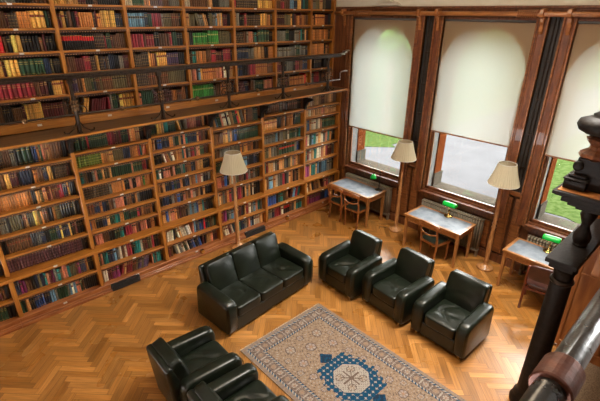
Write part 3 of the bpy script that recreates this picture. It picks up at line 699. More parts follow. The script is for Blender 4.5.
# casings and window sashes
for k, (yl, yr) in enumerate(WIN):
    w = thing('window_%d' % (k + 1), 'tall arched sash window, %s' % ['next to the bookcases', 'in the middle', 'at the right'][k], None, kind='structure')
    for s, y in ((1, yl), (-1, yr)):
        c = MB(); wd = .19 if not (k == 0 and s == 1) else .12
        c.box(-.055, .03, y, y + s * wd, .95, 4.58)
        c.build('carved_casing', M['redwood'], w, bevel=.006, seg=1)
        c = MB(); c.box(-.075, .03, y + s * .0, y + s * .028, .95, 4.46); c.box(-.085, .03, y + s * (wd - .03), y + s * wd, .95, 4.58); c.box(-.0, .10, y - s * .022, y + s * .002, .98, 4.43)
        c.box(-.068, .03, y + s * .045, y + s * .058, .95, 4.5)
        c.build('casing_moulding', M['mahog_h'], w, bevel=.006, seg=2)
    c = MB()
    for i, (xx, za, zb) in enumerate(((-.10, .98, 1.01), (-.075, .945, .98), (-.055, .90, .945), (-.03, .86, .90), (-.00, 1.01, 1.03))): c.box(xx, .10, yl, yr, za, zb)
    c.build('sill', M['mahog'], w, bevel=.006, seg=2)
    c = MB(); c.box(-.03, .05, yl, yr, 4.40, 4.46); c.build('head', M['mahog'], w, bevel=.005)
    f = MB(); a, b = yl - .022, yr + .022
    f.box(.06, .105, a, a - .045, 1.03, 3.5); f.box(.06, .105, b, b + .045, 1.03, 3.5); f.box(.06, .105, a, b, 1.03, 1.09)
    fo = f.build('sash_frame', M['mahog'], w, bevel=.006)
    MB().box(.080, .084, a - .04, b + .04, 1.08, 4.36).build('pane', M['glass'], fo)
    d = thing('roller_blind', ['cream roller blind drawn lowest over the window beside the bookcases', 'cream roller blind drawn over the middle window', 'cream roller blind drawn over the right-hand window behind the finial'][k], 'blind', (0, 0, 0), 0, 'roller blinds')
    zb = [2.01, 2.33, 2.33][k]
    bl = MB().add([(-.005, yl - .008, zb), (-.005, yr + .008, zb), (-.005, yr + .008, 4.405), (-.005, yl - .008, 4.405)], [(0, 1, 2, 3)]); bl.build('cloth', M['blind'], d)
    MB().box(-.016, .004, yl - .008, yr + .008, zb - .022, zb + .006).build('bottom_bar', M['mahog_h'], d, bevel=.003)
    MB().tube([(-.012, yl - .002, 4.41), (-.012, yr + .002, 4.41)], .024, 12).build('roller', M['white'], d, smooth=True)
    # radiator
    rd = thing('radiator', ['cast iron column radiator under the first window behind the desk with two chairs', 'cast iron column radiator under the middle window', 'cast iron column radiator under the right-hand window'][k], 'radiator', (0, 0, 0), 0, 'radiators')
    ra = MB(); n = 26; y0 = yl - .10; y1 = yr + .14
    for i in range(n):
        yy = y0 + (y1 - y0) * (i + .5) / n
        for xx in (-.045, -.085, -.125): ra.tube([(xx, yy, .13), (xx, yy, .80)], .0165, 6)
        ra.puff(-.085, yy, .805, .125, .046, .05, 3, 4); ra.puff(-.085, yy, .135, .125, .046, .05, 3, 4)
    ra.build('columns', M['radiator'], rd, smooth=True)
    for yy in (y0 - .03, (y0 + y1) / 2, y1 + .03): MB().box(-.115, -.055, yy - .02, yy + .02, 0, .13).build('foot', M['radiator'], rd)
# dark recess strips with conduits
for k, (a, b) in enumerate(((WIN[0][1], WIN[1][0]), (WIN[1][1], WIN[2][0]))):
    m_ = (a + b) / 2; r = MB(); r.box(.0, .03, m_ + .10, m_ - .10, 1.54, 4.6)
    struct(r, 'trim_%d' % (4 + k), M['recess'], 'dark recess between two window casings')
    p = MB()
    for dy in (-.03, .03): p.tube([(-.012, m_ + dy, 1.55), (-.012, m_ + dy, 4.62)], .010, 6)
    for z in (2.0, 2.6, 3.2, 3.8): p.box(-.022, .0, m_ - .05, m_ + .05, z, z + .03)
    tag(p.build('conduit', M['iron']), 'pair of thin dark pipes in the recess %s' % ['left of the middle window', 'right of the middle window'][k], 'pipe', 'pipes between the windows')
# corner pilaster
cp = MB(); cp.box(-.075, .03, -.10, -.03, 0, 4.6); cp.box(-.05, .03, .285, -.14, 0, 4.6); cp.box(-.085, -.04, -.155, -.14, .95, 4.6)
struct(cp, 'trim_6', M['mahog'], 'dark corner pilaster between bookcases and first window', bevel=.006)
# curtain pole
ct = thing('curtain_pole', 'thick dark wooden curtain pole running above all the windows on carved brackets', 'curtain pole')
MB().tube([(-.14, .22, 4.515), (-.14, -8.0, 4.515)], .038, 16).build('pole', M['polewood'], ct, smooth=True)
for y in (-.02, -1.955, -2.345, -4.165, -4.555, -6.4):
    q = MB(); q.prism([(.0, 4.60), (-.10, 4.60), (-.20, 4.58), (-.215, 4.52), (-.19, 4.47), (-.13, 4.46), (-.115, 4.40), (-.085, 4.36), (-.085, 4.27), (-.06, 4.22), (.0, 4.22)], y - .03, y + .03, 'y')
    q.prism([(-.04, 4.50), (-.17, 4.50), (-.17, 4.56), (-.04, 4.56)], y - .042, y + .042, 'y')
    q.build('bracket', M['polewood'], ct, bevel=.008)
def rings(ya, yb, n, lab):
    for i in range(n):
        y = ya + (yb - ya) * i / max(1, n - 1)
        m_ = MB(); pts = [(-.14 + .056 * math.cos(a), y, 4.515 + .056 * math.sin(a)) for a in [2 * PI * k / 14 for k in range(15)]]
        m_.tube(pts, .009, 6, cap=False)
        tag(m_.build('curtain_ring', M['polewood'], smooth=True), lab, 'curtain ring', lab + ' on the pole')
rings(-3.80, -4.09, 10, 'wooden curtain ring bunched at the right end of the middle window')
rings(-.36, -.78, 9, 'wooden curtain ring bunched at the left end of the first window')
# plaster bracket ornament above the pole
o_ = MB(); o_.box(-.10, 0, -.95, -1.25, 4.73, 4.80); o_.prism([(-.75, 4.66), (-.85, 4.72), (-1.0, 4.70), (-1.2, 4.70), (-1.35, 4.72), (-1.45, 4.66)], -.05, 0, 'x')
struct(o_, 'trim_7', M['cream'], 'plaster ornament above the first window', bevel=.01)
# other walls, plain closed ceiling
wb = MB(); wb.box(-12, .0, .655, .85, -.1, 6.4); struct(wb, 'wall_back', M['panel'], 'wall behind the bookcases')
ce = MB(); ce.box(-12.2, .62, .85, -10.4, 6.4, 6.6)
struct(ce, 'ceiling', M['ceil'], 'plain plaster ceiling')
wl = MB(); wl.box(-12.2, -12, .85, -10.2, -.1, 6.4); struct(wl, 'wall_left', M['panel'], 'panelled end wall')
wf = MB(); wf.box(-12, .14, -10.2, -10.4, -.1, 6.4); struct(wf, 'wall_front', M['panel'], 'panelled wall of the gallery')

# ------------------------------------------------------------------ outside
gr = MB().box(.60, 500, -400, 400, -.4, -.30); struct(gr, 'ground', M['pave'], 'pale paving outside the windows')
lw = MB(); lw.prism([(4.9, 3.3), (5.9, 2.3), (6.1, 2.6), (26, 2.6), (40, -1.9), (450, -1.9), (450, 380), (4.9, 380)], -.3, -.285, 'z')
tag(struct(lw, 'lawn', M['grass']), 'green lawn seen through the first window', kind='structure')
lw = MB(); lw.prism([(3.9, -3.45), (4.0, -4.4), (2.2, -8), (2.2, -380), (450, -380), (450, -1.9), (10, -1.9), (6.5, -2.6)], -.3, -.285, 'z')
tag(struct(lw, 'lawn', M['grass']), 'green lawn seen through the right-hand window', kind='structure')
tr = thing('tree', 'tree trunk on the lawn outside the first window', 'tree', (7.9, 4.3, -.29))
MB().lathe([(.34, 0), (.24, .15), (.19, .6), (.17, 1.8), (.13, 3.0)], n=12, wob=.08, k=5).build('trunk', M['bark'], tr, smooth=True)
cw = MB(); rr = random.Random(5)
for i in range(40):
    a, e = rr.uniform(0, 2 * PI), rr.uniform(-.6, 1.2); r = rr.uniform(.5, 1.5)
    cw.puff(r * math.cos(a) * math.cos(e), r * math.sin(a) * math.cos(e), 4.0 + r * math.sin(e), .8, .8, .55, 2.2, 4)
cw.build('crown', M['leaf'], tr)
for (x, y, lab) in ((6.4, 4.35, 'white post on the lawn outside the first window'), (5.2, -4.95, 'white post on the lawn outside the right-hand window')):
    p = MB().box(x - .06, x + .06, y - .06, y + .06, -.29, .55).box(x - .08, x + .08, y - .08, y + .08, .55, .6)
    tag(p.build('bollard', M['white'], bevel=.01), lab, 'post')
# ------------------------------------------------------------------ furniture
def desk(x, y, label):
    W_, L_ = .656, 1.228
    t = thing('writing_desk', label, 'desk', (x, y, 0), 0, 'writing desks under the windows')   # origin: corner nearest bookcases, wall side
    f = MB(); e = .055
    f.box(-W_, -W_ + e, 0, -L_, .728, .76); f.box(-e, 0, 0, -L_, .728, .76); f.box(-W_ + e, -e, 0, -e, .728, .76); f.box(-W_ + e, -e, -L_ + e, -L_, .728, .76)
    f.build('top_frame', M['desk'], t, bevel=.004)
    MB().box(-W_ + e, -e, -e, -L_ + e, .735, .757).build('leather_inset', M['desk_top'], t)
    a = MB(); a.box(-W_ + .03, -W_ + .055, -.05, -L_ + .05, .62, .728); a.box(-.055, -.03, -.05, -L_ + .05, .62, .728)
    a.box(-W_ + .05, -.05, -.03, -.055, .62, .728); a.box(-W_ + .05, -.05, -L_ + .03, -L_ + .055, .62, .728)
    a.build('apron', M['desk'], t, bevel=.003)
    for cx, cy in ((-W_ + .05, -.05), (-W_ + .05, -L_ + .05), (-.05, -.05), (-.05, -L_ + .05)):
        MB().taper(cx, cy, 0, .728, .042, .062).build('leg', M['desk_leg'], t, bevel=.004)
    return t
desk(-.18, -.43, 'oak writing desk with blue-grey leather top and two chairs, beside the bookcases')
desk(-.245, -2.63, 'oak writing desk with blue-grey leather top under the middle window')
desk(-.175, -4.61, 'oak writing desk with blue-grey leather top at right, partly behind the black column')

def chair(x, y, label, rz=0):
    t = thing('desk_chair', label, 'chair', (x, y, 0), rz, 'mahogany chairs at the desks')
    # faces +x
    for s in (-1, 1):
        MB().tube([(-.20, s * .17, 0), (-.175, s * .172, .15), (-.165, s * .178, .32), (-.175, s * .185, .45), (-.205, s * .19, .62), (-.24, s * .195, .80), (-.25, s * .19, .84)],
                  [.018, .02, .022, .024, .02, .018, .016], 8).build('back_leg', M['chair'], t, smooth=True)
        MB().lathe([(.012, 0), (.02, .03), (.016, .06), (.024, .2), (.026, .3), (.018, .34), (.028, .37), (.024, .42)], .19, s * .19, 0, 12).build('front_leg', M['chair'], t, smooth=True)
    yk = MB(); n = 10; vs = []; fs = []
    for i in range(n + 1):
        u = 2 * i / n - 1; yy = u * .235; xx = -.285 + .045 * u * u
        zt = .885 - .035 * abs(u) ** 3; zb = .775 + .02 * (1 - u * u)
        vs += [(xx - .011, yy, zb), (xx + .011, yy, zb), (xx + .011, yy, zt), (xx - .011, yy, zt)]
    for i in range(n):
        a, b = i * 4, (i + 1) * 4
        fs += [(a + k, a + (k + 1) % 4, b + (k + 1) % 4, b + k) for k in range(4)]
    fs += [(3, 2, 1, 0), (n * 4, n * 4 + 1, n * 4 + 2, n * 4 + 3)]
    yk.add(vs, fs).build('top_rail', M['chair'], t, bevel=.006)
    yk = MB(); yk.tube([(-.225 - .03 * (1 - u * u), u * .185, .665 - .045 * (1 - u * u)) for u in [k / 5 - 1 for k in range(11)]], .016, 8)
    yk.build('cross_rail', M['chair'], t, smooth=True)
    sf = MB(); sf.prism([(-.19, -.19), (.21, -.225), (.225, -.20), (.225, .20), (.21, .225), (-.19, .19)], .39, .44, 'z'); sf.build('seat_frame', M['chair'], t, bevel=.008)
    MB().puff(.015, 0, .452, .40, .40, .05, 5, 8).build('seat', M['seat_leather'], t, smooth=True)
    return t
chair(-.83, -.84, 'curved-back mahogany chair at the first desk, the one nearer the bookcases')
chair(-.85, -1.345, 'curved-back mahogany chair at the first desk, the one nearer the floor lamp', .05)
chair(-.84, -3.34, 'curved-back mahogany chair with dark seat at the middle desk', -.12)
# padded red-brown chair
t = thing('desk_chair', 'red-stained wooden chair with padded red-brown back at the right-hand desk', 'chair', (-.86, -5.34, 0), .18)
for s in (-1, 1):
    MB().tube([(-.25, s * .215, 0), (-.215, s * .215, .25), (-.205, s * .22, .45), (-.235, s * .222, .66), (-.265, s * .215, .84)], [.018, .021, .023, .02, .017], 8).build('back_leg', M['chair_red'], t, smooth=True)
    MB().taper(.21, s * .21, 0, .43, .03, .042).build('front_leg', M['chair_red'], t, bevel=.004)
MB().puff(0, 0, .455, .46, .44, .075, 5, 8).build('seat', M['chair_vinyl'], t, smooth=True)
mm = Matrix.Translation((-.245, 0, .72)) @ Matrix.Rotation(math.radians(-9), 4, 'Y')
MB().puff(0, 0, 0, .045, .44, .30, 4, 10, mtx=mm).build('backrest', M['chair_vinyl'], t, smooth=True)
MB().box(-.22, .22, -.22, .22, .37, .415).build('seat_frame', M['chair_red'], t, bevel=.006)

def seating(name, label, cat, x, y, rz, w, n, d=.90, aw=.185, group=None):
    """club chair or settee; local front is -y, origin on the floor under the middle of the front"""
    t = thing(name, label, cat, (x, y, 0), rz, group)
    iw = w - 2 * aw; LE = M['leather']
    for s in (-1, 1):
        a = MB(); xo = s * (w / 2); xi = s * (w / 2 - aw)
        prof = [(.025, .04), (.0, .20), (-.008, .46), (.012, .54), (.06, .585), (.14, .60), (.34, .61), (.62, .625), (.74, .62), (.80, .58), (.82, .04)]
        a.prism(prof, xo, xi, 'x'); a.build('arm', LE, t, bevel=.055, seg=4, smooth=True)
        p = MB(); p.tube([(xo - s * .028, yy - .004 if yy < .05 else yy, zz) for yy, zz in prof[:4]], .006, 5)
        p.build('piping', LE, t)
    b = MB(); b.box(-iw / 2 - .02, iw / 2 + .02, .035, .80, .045, .27); b.build('base', LE, t, bevel=.02, seg=3)
    bs = MB(); bs.prism([(.72, .08), (.74, .55), (.85, .85), (.93, .83), (.86, .08)], -iw / 2 - .045, iw / 2 + .045, 'x')
    bs.build('back_shell', LE, t, bevel=.035, seg=3, smooth=True)
    cw_ = iw / n
    rn = random.Random(int(w * 100) + int(x * 10))
    for k in range(n):
        cx = -iw / 2 + cw_ * (k + .5)
        ph = rn.uniform(0, 6)
        def crease(q, p, ph=ph):
            if p.z > .5:
                r = math.hypot(p.x, p.y)
                q = q + Vector((0, 0, .024 * (1 - min(1, r) ** 2) - .026 * math.exp(-((p.x * .8 + .35 * math.sin(p.y * 3 + ph)) ** 2) / .008) * (1 - min(1, r * 1.1) ** 2) - .020 * math.exp(-((p.y + .25 - .3 * p.x) ** 2) / .01) * (1 - min(1, r * 1.2) ** 2)))
            return q
        MB().puff(cx, .33, .355, cw_ - .006, .62, .185, 9, 20, fn=crease).build('seat_cushion', LE, t, smooth=True)
        mt = Matrix.Translation((cx, .715, .60)) @ Matrix.Rotation(math.radians(-17), 4, 'X')
        def bulge(q, p, ph=ph):
            if p.y < -.5:
                r = math.hypot(p.x, p.z)
                q = q + Vector((0, -.03 * (1 - min(1, r) ** 2) + .008 * math.exp(-((p.z + .2 - .25 * math.sin(p.x * 2 + ph)) ** 2) / .006), 0))
            return q
        MB().puff(0, 0, 0, cw_ + (-.004 if n > 1 else .085), .15, .575, 9, 18, mtx=mt, fn=bulge).build('back_cushion', LE, t, smooth=True)
    for sx in (-1, 1):
        for yy in (.07, .76):
            MB().lathe([(.018, 0), (.024, .010), (.024, .03), (.012, .038), (.012, .05)], sx * (w / 2 - .09), yy, 0, 10).build('castor', M['brass'], t, smooth=True)
    return t
seating('sofa', 'dark green leather three-seat sofa with rounded arms, back to the bookcases', 'sofa', -4.22, -2.47, math.radians(5.0), 1.92, 3, d=.95, aw=.20)
G_ = 'dark green leather club armchairs'
seating('armchair', 'dark green leather club armchair right of the sofa, in front of the first desk', 'armchair', -3.14, -2.78, math.radians(-92), .84, 1, group=G_)
seating('armchair', 'dark green leather club armchair, middle one of the three in the row facing the rug', 'armchair', -3.04, -3.71, math.radians(-95), .87, 1, group=G_)
seating('armchair', 'dark green leather club armchair at the right end of the row of three', 'armchair', -3.03, -4.70, math.radians(-91), .89, 1, group=G_)
seating('armchair', 'dark green leather club armchair at lower left seen from behind, seat fully visible', 'armchair', -5.54, -3.04, math.radians(89), .84, 1, group=G_)
seating('armchair', 'dark green leather club armchair cut off by the bottom edge of the photo', 'armchair', -5.51, -3.96, math.radians(89), .82, 1, group=G_)

def floor_lamp(x, y, label, hs=1.0):
    t = thing('floor_lamp', label, 'floor lamp', (x, y, 0), 0, 'turned wood floor lamps'); t.scale = (1, 1, hs)
    MB().lathe([(.05, 0), (.145, .0), (.155, .015), (.15, .03), (.12, .045), (.11, .05), (.06, .075), (.045, .10), (.05, .12), (.03, .14)], n=32).build('base', M['lampwood'], t, smooth=True)
    MB().lathe([(.034, .13), (.052, .16), (.036, .19), (.040, .24), (.046, .40), (.040, .62), (.030, .80), (.044, .83), (.026, .86), (.042, .90), (.026, .94), (.038, .97), (.032, 1.0), (.028, 1.25), (.023, 1.56), (.024, 1.58), (.014, 1.60), (.014, 1.70)], n=20).build('pole', M['lampwood'], t, smooth=True)
    MB().lathe([(.012, 1.68), (.02, 1.70), (.02, 1.78), (.03, 1.80), (.035, 1.84), (.02, 1.90)], n=12).build('bulb', M['white'], t, smooth=True)
    mb = MB(); n = 144; vs = []
    for r, z in ((.262, 1.635), (.235, 1.71), (.205, 1.79), (.18, 1.87), (.158, 1.95), (.150, 1.985)):
        for i in range(n):
            a = 2 * PI * i / n; rr = r * (1 + .028 * math.cos(a * 36)); vs.append((rr * math.cos(a), rr * math.sin(a), z))
    mb.add(vs, [(j * n + i, j * n + (i + 1) % n, (j + 1) * n + (i + 1) % n, (j + 1) * n + i) for j in range(5) for i in range(n)])
    o = mb.build('lamp_shade', M['shade'], t, smooth=True)
    for r, z in ((.262, 1.637), (.150, 1.984)):
        MB().tube([(r * math.cos(2 * PI * i / 40), r * math.sin(2 * PI * i / 40), z) for i in range(41)], .005, 6, cap=False).build('shade_ring', M['card'], o)
    return t
floor_lamp(-3.49, -.375, 'turned wood floor lamp with pleated cream shade behind the sofa, in front of the bookcases', 1.04)
floor_lamp(-.37, -2.13, 'turned wood floor lamp with pleated cream shade between the first and middle desk', 1.045)
floor_lamp(-.38, -4.23, 'turned wood floor lamp with pleated cream shade between the middle and right-hand desk', 1.075)

def banker(x, y, label, rz=0):
    t = thing('desk_lamp', label, 'desk lamp', (x, y, .76), rz, 'green-shaded brass desk lamps')
    MB().lathe([(.085, 0), (.088, .008), (.075, .02), (.045, .03), (.03, .04), (.03, .05), (.018, .06)], n=28).build('base', M['brass'], t, smooth=True)
    MB().lathe([(.014, .05), (.024, .08), (.026, .10), (.014, .13), (.01, .15), (.012, .20), (.008, .27)], n=14).build('stem', M['brass'], t, smooth=True)
    MB().tube([(0, -.02, .17), (0, -.14, .20), (0, -.145, .265), (0, -.12, .275)], .005, 6).tube([(0, .02, .17), (0, .14, .20), (0, .145, .265), (0, .12, .275)], .005, 6).build('arm', M['brass'], t, smooth=True)
    s = MB(); n = 14; m_ = 10; vs = []; fs = []
    for j in range(m_ + 1):
        u = 2 * j / m_ - 1; rr = .072 * (1 - .10 * abs(u) ** 4)
        for i in range(n + 1):
            a = PI * (i / n) * 1.0
            vs.append((-.01 + rr * math.cos(a), u * .135, .235 + rr * 1.05 * math.sin(a)))
    for j in range(m_):
        for i in range(n):
            a = j * (n + 1) + i; fs.append((a, a + 1, a + n + 2, a + n + 1))
    fs.append(tuple(range(n + 1))); fs.append(tuple(m_ * (n + 1) + i for i in range(n + 1))[::-1])
    o = s.add(vs, fs).build('lamp_shade', M['green'], t, smooth=False)
    for p in o.data.polygons: p.use_smooth = len(p.vertices) == 4
    sd = o.modifiers.new('thickness', 'SOLIDIFY'); sd.thickness = .003
    return t
banker(-.33, -3.30, 'brass desk lamp with long green glass shade on the middle desk')
banker(-.31, -5.18, 'brass desk lamp with long green glass shade on the right-hand desk', .1)
t = thing('desk_lamp', 'dark gooseneck desk lamp with small green cone shade on the first desk', 'desk lamp', (-.27, -1.50, .76))
MB().lathe([(.085, 0), (.088, .01), (.08, .022), (.02, .035), (.012, .05)], n=28).build('base', M['blackpaint'], t, smooth=True)
MB().tube([(0, 0, .03), (0, 0, .40), (0, 0, .44)], .010, 8).tube([(0, -.01, .44), (0, .05, .445), (-.02, .13, .42), (-.03, .165, .36)], .008, 8).build('stem', M['iron'], t, smooth=True)
o = MB().lathe([(.075, .25), (.068, .29), (.045, .33), (.018, .355)], -.03, .165, 0, 20, cap=False).build('lamp_shade', M['green'], t, smooth=True)
o.modifiers.new('thickness', 'SOLIDIFY').thickness = .003
# cable on the floor by the middle lamp
cb = MB(); cb.tube([(-.46, -1.93, .006), (-.50, -1.83, .006), (-.55, -1.80, .006), (-.62, -1.86, .006)], .006, 5)
tag(cb.build('power_cord', M['flex']), 'thin black cord on the floor beside the lamp between the first two desks', 'cord')

# ------------------------------------------------------------------ rug
def rug():
    X0, X1, Y0, Y1 = -5.19, -3.57, -5.68, -2.85
    nx, ny = 162, 283; mb = MB(); rn = random.Random(9)
    cx, cy = (X0 + X1) / 2 , (Y0 + Y1) / 2
    cream, tan, pink, blue, dkb, brn, rust = (.31, .27, .23), (.25, .175, .12), (.21, .16, .135), (.008, .05, .10), (.015, .03, .055), (.12, .085, .067), (.30, .16, .11)
    def motif(u, v, r):      # small rosette
        d = math.hypot(u, v)
        if d > r: return None
        a = math.atan2(v, u)
        if d > r * .82: return brn
        if d < r * .18: return rust
        return cream if math.cos(6 * a) > .1 and d > r * .3 else (pink if d > r * .55 else tan)
    def col(x, y):
        dx, dy = min(x - X0, X1 - x), min(y - Y0, Y1 - y); d = min(dx, dy)
        s = y if dx < dy else x
        if d < .012: return (.25, .18, .13)
        if d < .055: return pink if (int(s / .03) % 3) else tan
        if d < .062: return brn
        if d < .090:
            ph = (s / .055) % 1; q = (d - .062) / .028
            if .08 < (ph - q * .5) % 1 < .50: return blue
            return cream
        if d < .097: return brn
        if d < .225:
            # main border: alternating rosettes and crosses on a brownish ground
            per = .145; k = math.floor(s / per); u = s - (k + .5) * per; v = d - .161
            m = motif(u, v, .050)
            if m: return m if k % 2 else (m if m != cream else tan)
            if abs(abs(u) - .0725) < .008 and abs(v) < .05: return cream
            if abs(abs(u) + abs(v) - .085) < .008: return brn
            h = math.sin(s * 91) * math.sin(d * 130)
            return brn if h > .62 else pink
        if d < .232: return brn
        if d < .262:
            ph = (s / .050) % 1; q = (d - .232) / .03
            if .08 < (ph + q * .5) % 1 < .50: return blue
            return cream
        if d < .270: return brn
        u, v = x - cx, y - cy
        au, av = abs(u), abs(v)
        # central medallion
        o = max(au, av, (au + av) * .72)
        if o < .265:
            if o > .248: return blue
            if abs(u) < .012 or abs(v) < .012 or abs(au - av) < .010: return brn if o < .15 else cream
            m = motif(au - .11, av - .11, .06)
            if m: return m
            return cream if math.sin(u * 150) * math.sin(v * 150) < .6 else brn
        st = .335 + .05 * ((int(av / .05) % 2)) - (.0 if av < .12 else (av - .12) * .42)
        if au < st and av < .40:
            qx, qy = (u / .075) % 1 - .5, (v / .075) % 1 - .5
            if abs(qx) + abs(qy) < .22: return cream
            if (abs(qx) < .07 and abs(qy) < .34) or (abs(qy) < .07 and abs(qx) < .34): return pink
            return blue
        if av > .38:
            w = .115 - abs(av - .47) * .9
            if au < w and av < .60:
                return dkb if (int(av / .03) + int(au / .03)) % 3 else blue
        # field rosettes
        for (mx, my, r) in ((.0, .78, .085), (.30, .62, .07), (.27, .93, .08), (.0, 1.02, .055), (.36, .36, .06), (.43, .80, .05), (.45, .52, .05), (.15, .68, .04), (.40, .12, .05)):
            m = motif(au - mx, av - my, r)
            if m: return (.30, .25, .23) if m == cream and int(mx * 100) % 2 == 0 else m
        h = math.sin(x * 75 + 2 * math.sin(y * 23)) * math.sin(y * 68 + 2 * math.sin(x * 31))
        if h > .72: return brn
        if h < -.78: return cream
        return tan
    P = lambda i, j: (X0 + (X1 - X0) * i / nx, Y0 + (Y1 - Y0) * j / ny, .012)
    mb.v = [P(i, j) for j in range(ny + 1) for i in range(nx + 1)]
    for j in range(ny):
        for i in range(nx):
            a = j * (nx + 1) + i
            mb.f.append([a, a + 1, a + nx + 2, a + nx + 1]); x, y, _ = P(i + .5, j + .5); mb.c.append(col(x, y)); mb.mi.append(0)
    mb.col = (.25, .18, .13)
    mb.box(X0, X1, Y0, Y1, .001, .0115)
    return mb, (X0, X1, Y0, Y1)
rmb, (RX0, RX1, RY0, RY1) = rug()
t = thing('rug', 'beige oriental rug with blue-edged borders and blue central medallion on the parquet', 'rug')
rmb.build('rug_field', M['rugm'], t, color=True)
fr = MB(); rn = random.Random(2)
for i in range(150):
    x = RX0 + (RX1 - RX0) * (i + .5) / 150
    for y0, s in ((RY1, 1), (RY0, -1)):
        fr.add([(x - .003, y0, .004), (x + .003, y0, .004), (x + .002 + rn.uniform(-.006, .006), y0 + s * rn.uniform(.02, .035), .002), (x - .002, y0 + s * .02, .002)], [(0, 1, 2, 3)])
tag(fr.build('fringe', M['cream'], t), kind='stuff')

# ------------------------------------------------------------------ chimneypiece with black column, right-hand side
cpz = thing('chimneypiece', 'tall wooden chimneypiece with black column, dark carved mantel and orange wood top, at right', 'chimneypiece')
CX, CY = -3.03, -5.98
MB().lathe([(.17, 0), (.175, .05), (.16, .09), (.135, .12), (.15, .15), (.12, .19), (.118, .22), (.114, .9), (.106, 1.78), (.10, 1.86)], CX, CY, 0, 32).build('column', M['ebony'], cpz, smooth=True)
MB().lathe([(.10, 1.825), (.118, 1.835), (.122, 1.85), (.116, 1.865), (.10, 1.875)], CX, CY, 0, 32).build('column_ring', M['iron'], cpz, smooth=True)
MB().lathe([(.095, 1.86), (.098, 1.92), (.105, 1.97), (.118, 1.985), (.118, 2.01)], CX, CY, 0, 32).build('capital', M['ebony'], cpz, smooth=True)
m_ = MB(); m_.box(-3.15, -1.60, -5.84, -6.08, 2.01, 2.07); m_.box(-3.18, -1.60, -5.80, -6.11, 2.07, 2.125)
m_.build('mantel_shelf', M['ebony'], cpz, bevel=.01, seg=2)
q = MB(); q.box(-1.66, -1.54, -5.86, -6.86, .06, 2.80); q.build('side_panel', M['warmwood'], cpz, bevel=.004)
q = MB(); q.box(-1.675, -1.66, -5.86, -5.93, .06, 2.80); q.box(-1.68, -1.66, -6.36, -6.42, .06, 2.80); q.box(-1.69, -1.66, -5.93, -6.86, .0, .16); q.box(-1.68, -1.66, -5.93, -6.86, 1.25, 1.31)
q.box(-2.95, -1.66, -6.20, -6.28, 2.0, 2.80)
q.build('stile', M['warmwood'], cpz, bevel=.006)
q = MB(); q.lathe([(.07, 2.125), (.075, 2.14), (.05, 2.11), (.085, 2.19), (.09, 2.25), (.05, 2.34), (.04, 2.38), (.06, 2.43), (.085, 2.50), (.06, 2.56), (.08, 2.60), (.11, 2.64)], CX + .42, CY + .015, 0, 20).build('colonnette', M['ebony'], cpz, smooth=True)
q = MB()
for i, (o_, za, zb) in enumerate(((.16, 2.72, 2.77), (.10, 2.77, 2.82), (.05, 2.82, 2.89), (.0, 2.89, 2.93))):
    q.box(-3.36 + o_ * 1.4, -.47, -5.76 - o_, -6.90, za, zb)
q.build('cornice', M['ebony'], cpz, bevel=.008, seg=2)
q = MB().box(-3.45, -.45, -5.76, -6.92, 2.93, 2.966); q.build('top_edge', M['ebony'], cpz, bevel=.006)
q = MB().box(-3.41, -.47, -5.79, -6.90, 2.966, 2.97); q.build('top_board', M['warmwood'], cpz)
# finial on the corner of the top board
fi = thing('finial', 'dark carved urn-shaped finial standing on the corner of the chimneypiece top', 'finial', (-3.13, -5.97, 2.97))
p_ = MB(); p_.box(-.20, .30, -.02, .17, 0, .09); p_.box(-.21, .31, -.03, .18, .09, .11); p_.box(-.17, .26, -.0, .15, .11, .14); p_.box(-.12, .16, -.14, .12, 0, .30)
p_.build('pedestal_block', M['ebony'], fi, bevel=.012)
p_ = MB()
for k in range(7):
    a = k * .5; p_.puff(-.13 + .03 * k, .10 - .01 * k, .22 + .02 * math.sin(a), .05, .09, .10, 2.2, 6)
p_.build('leaf_carving', M['ebony'], fi, smooth=True)
MB().lathe([(.12, .28), (.16, .31), (.15, .34), (.09, .38), (.08, .41), (.12, .45), (.13, .48), (.08, .51)], n=8).build('neck', M['mahog'], fi)
MB().lathe([(.06, .50), (.15, .52), (.215, .555), (.235, .60), (.22, .645), (.15, .675), (.12, .68), (.125, .70), (.09, .72), (.055, .80), (.042, .86), (.032, .93), (.028, .97), (.04, .985), (.022, 1.0), (.036, 1.03), (.04, 1.06), (.03, 1.09), (.005, 1.115)], n=32).build('urn', M['ebony'], fi, smooth=True)
he_ = MB().box(-2.82, -1.69, -6.24, -6.86, .001, .03); tag(he_.build('hearth', M['carpet'], bevel=.005), 'speckled brown hearth slab behind the black column at lower right', 'hearth')
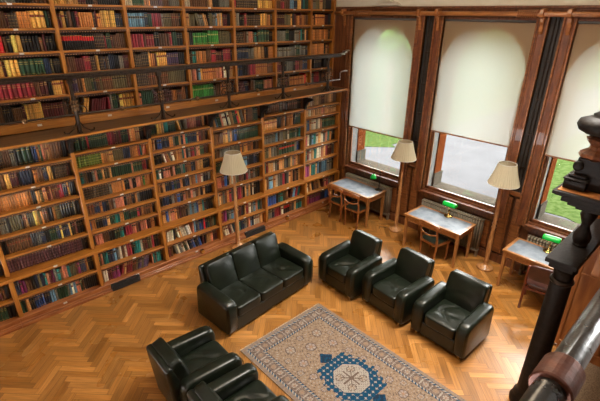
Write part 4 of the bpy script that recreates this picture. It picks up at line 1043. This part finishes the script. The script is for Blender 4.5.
# wall below the near gallery and the gallery the photographer stands on
st = MB(); st.box(-12, .0, -6.90, -7.1, 0, 2.86); struct(st, 'wall_south', M['panel'], 'panelled wall under the near gallery')
st = MB(); st.box(-12, .0, -6.86, -10.2, 2.86, 2.94); struct(st, 'trim_8', M['deck'], 'deck of the near gallery')
RY, RZ = -6.727, 3.872
hr = thing('railing', 'thick black iron handrail with copper collar in the foreground at lower right', 'railing')
MB().tube([(-9.5, RY, RZ), (-4.6, RY, RZ)], .0275, 28).build('handrail', M['blackpaint'], hr, smooth=True)
MB().lathe([(.0278, -.038), (.0345, -.038), (.0365, -.034), (.0365, .034), (.0345, .038), (.0278, .038)], n=36, mtx=Matrix.Translation((-7.018, RY, RZ)) @ Matrix.Rotation(PI / 2, 4, 'Y')).build('collar', M['copper'], hr, smooth=False, bevel=.0015)
for x in (-9.0, -7.9, -4.8):
    MB().tube([(x, RY - .02, RZ - .02), (x, RY - .12, RZ - .2), (x, -6.90, 3.4), (x, -6.92, 2.94)], .014, 8).build('baluster', M['iron'], hr)

# ------------------------------------------------------------------ light and view
w = bpy.data.worlds.new('sky'); S.world = w; w.use_nodes = True
bg = w.node_tree.nodes['Background']; bg.inputs['Color'].default_value = (1, .985, .965, 1); bg.inputs['Strength'].default_value = 18
def lamp(name, loc, sx, sy, power, col, rot=(0, 0, 0), spread=PI):
    l = bpy.data.lights.new(name, 'AREA'); l.shape = 'RECTANGLE'; l.size = sx; l.size_y = sy; l.energy = power; l.color = col; l.spread = spread
    o = bpy.data.objects.new(name, l); COL.objects.link(o); o.location = loc; o.rotation_euler = rot
    return o
lamp('fill_light', (-3.6, -3.6, 6.3), 2.4, 2.4, 120, (1, .80, .56))  # unseen lamp, added as warm fill for the room
lamp('fill_light', (-2.1, -5.0, 6.25), 1.4, 1.4, 200, (1, .94, .85), (0, math.radians(12), 0), 1.9)  # unseen lamp, added to brighten the floor towards the windows
S.view_settings.view_transform = 'Standard'; S.view_settings.look = 'None'; S.view_settings.gamma = 1; S.view_settings.exposure = 0
S.view_settings.use_curve_mapping = False
S.cycles.max_bounces = 8; S.cycles.diffuse_bounces = 4; S.cycles.transparent_max_bounces = 8; S.cycles.sample_clamp_indirect = 6
S.cycles.use_denoising = True
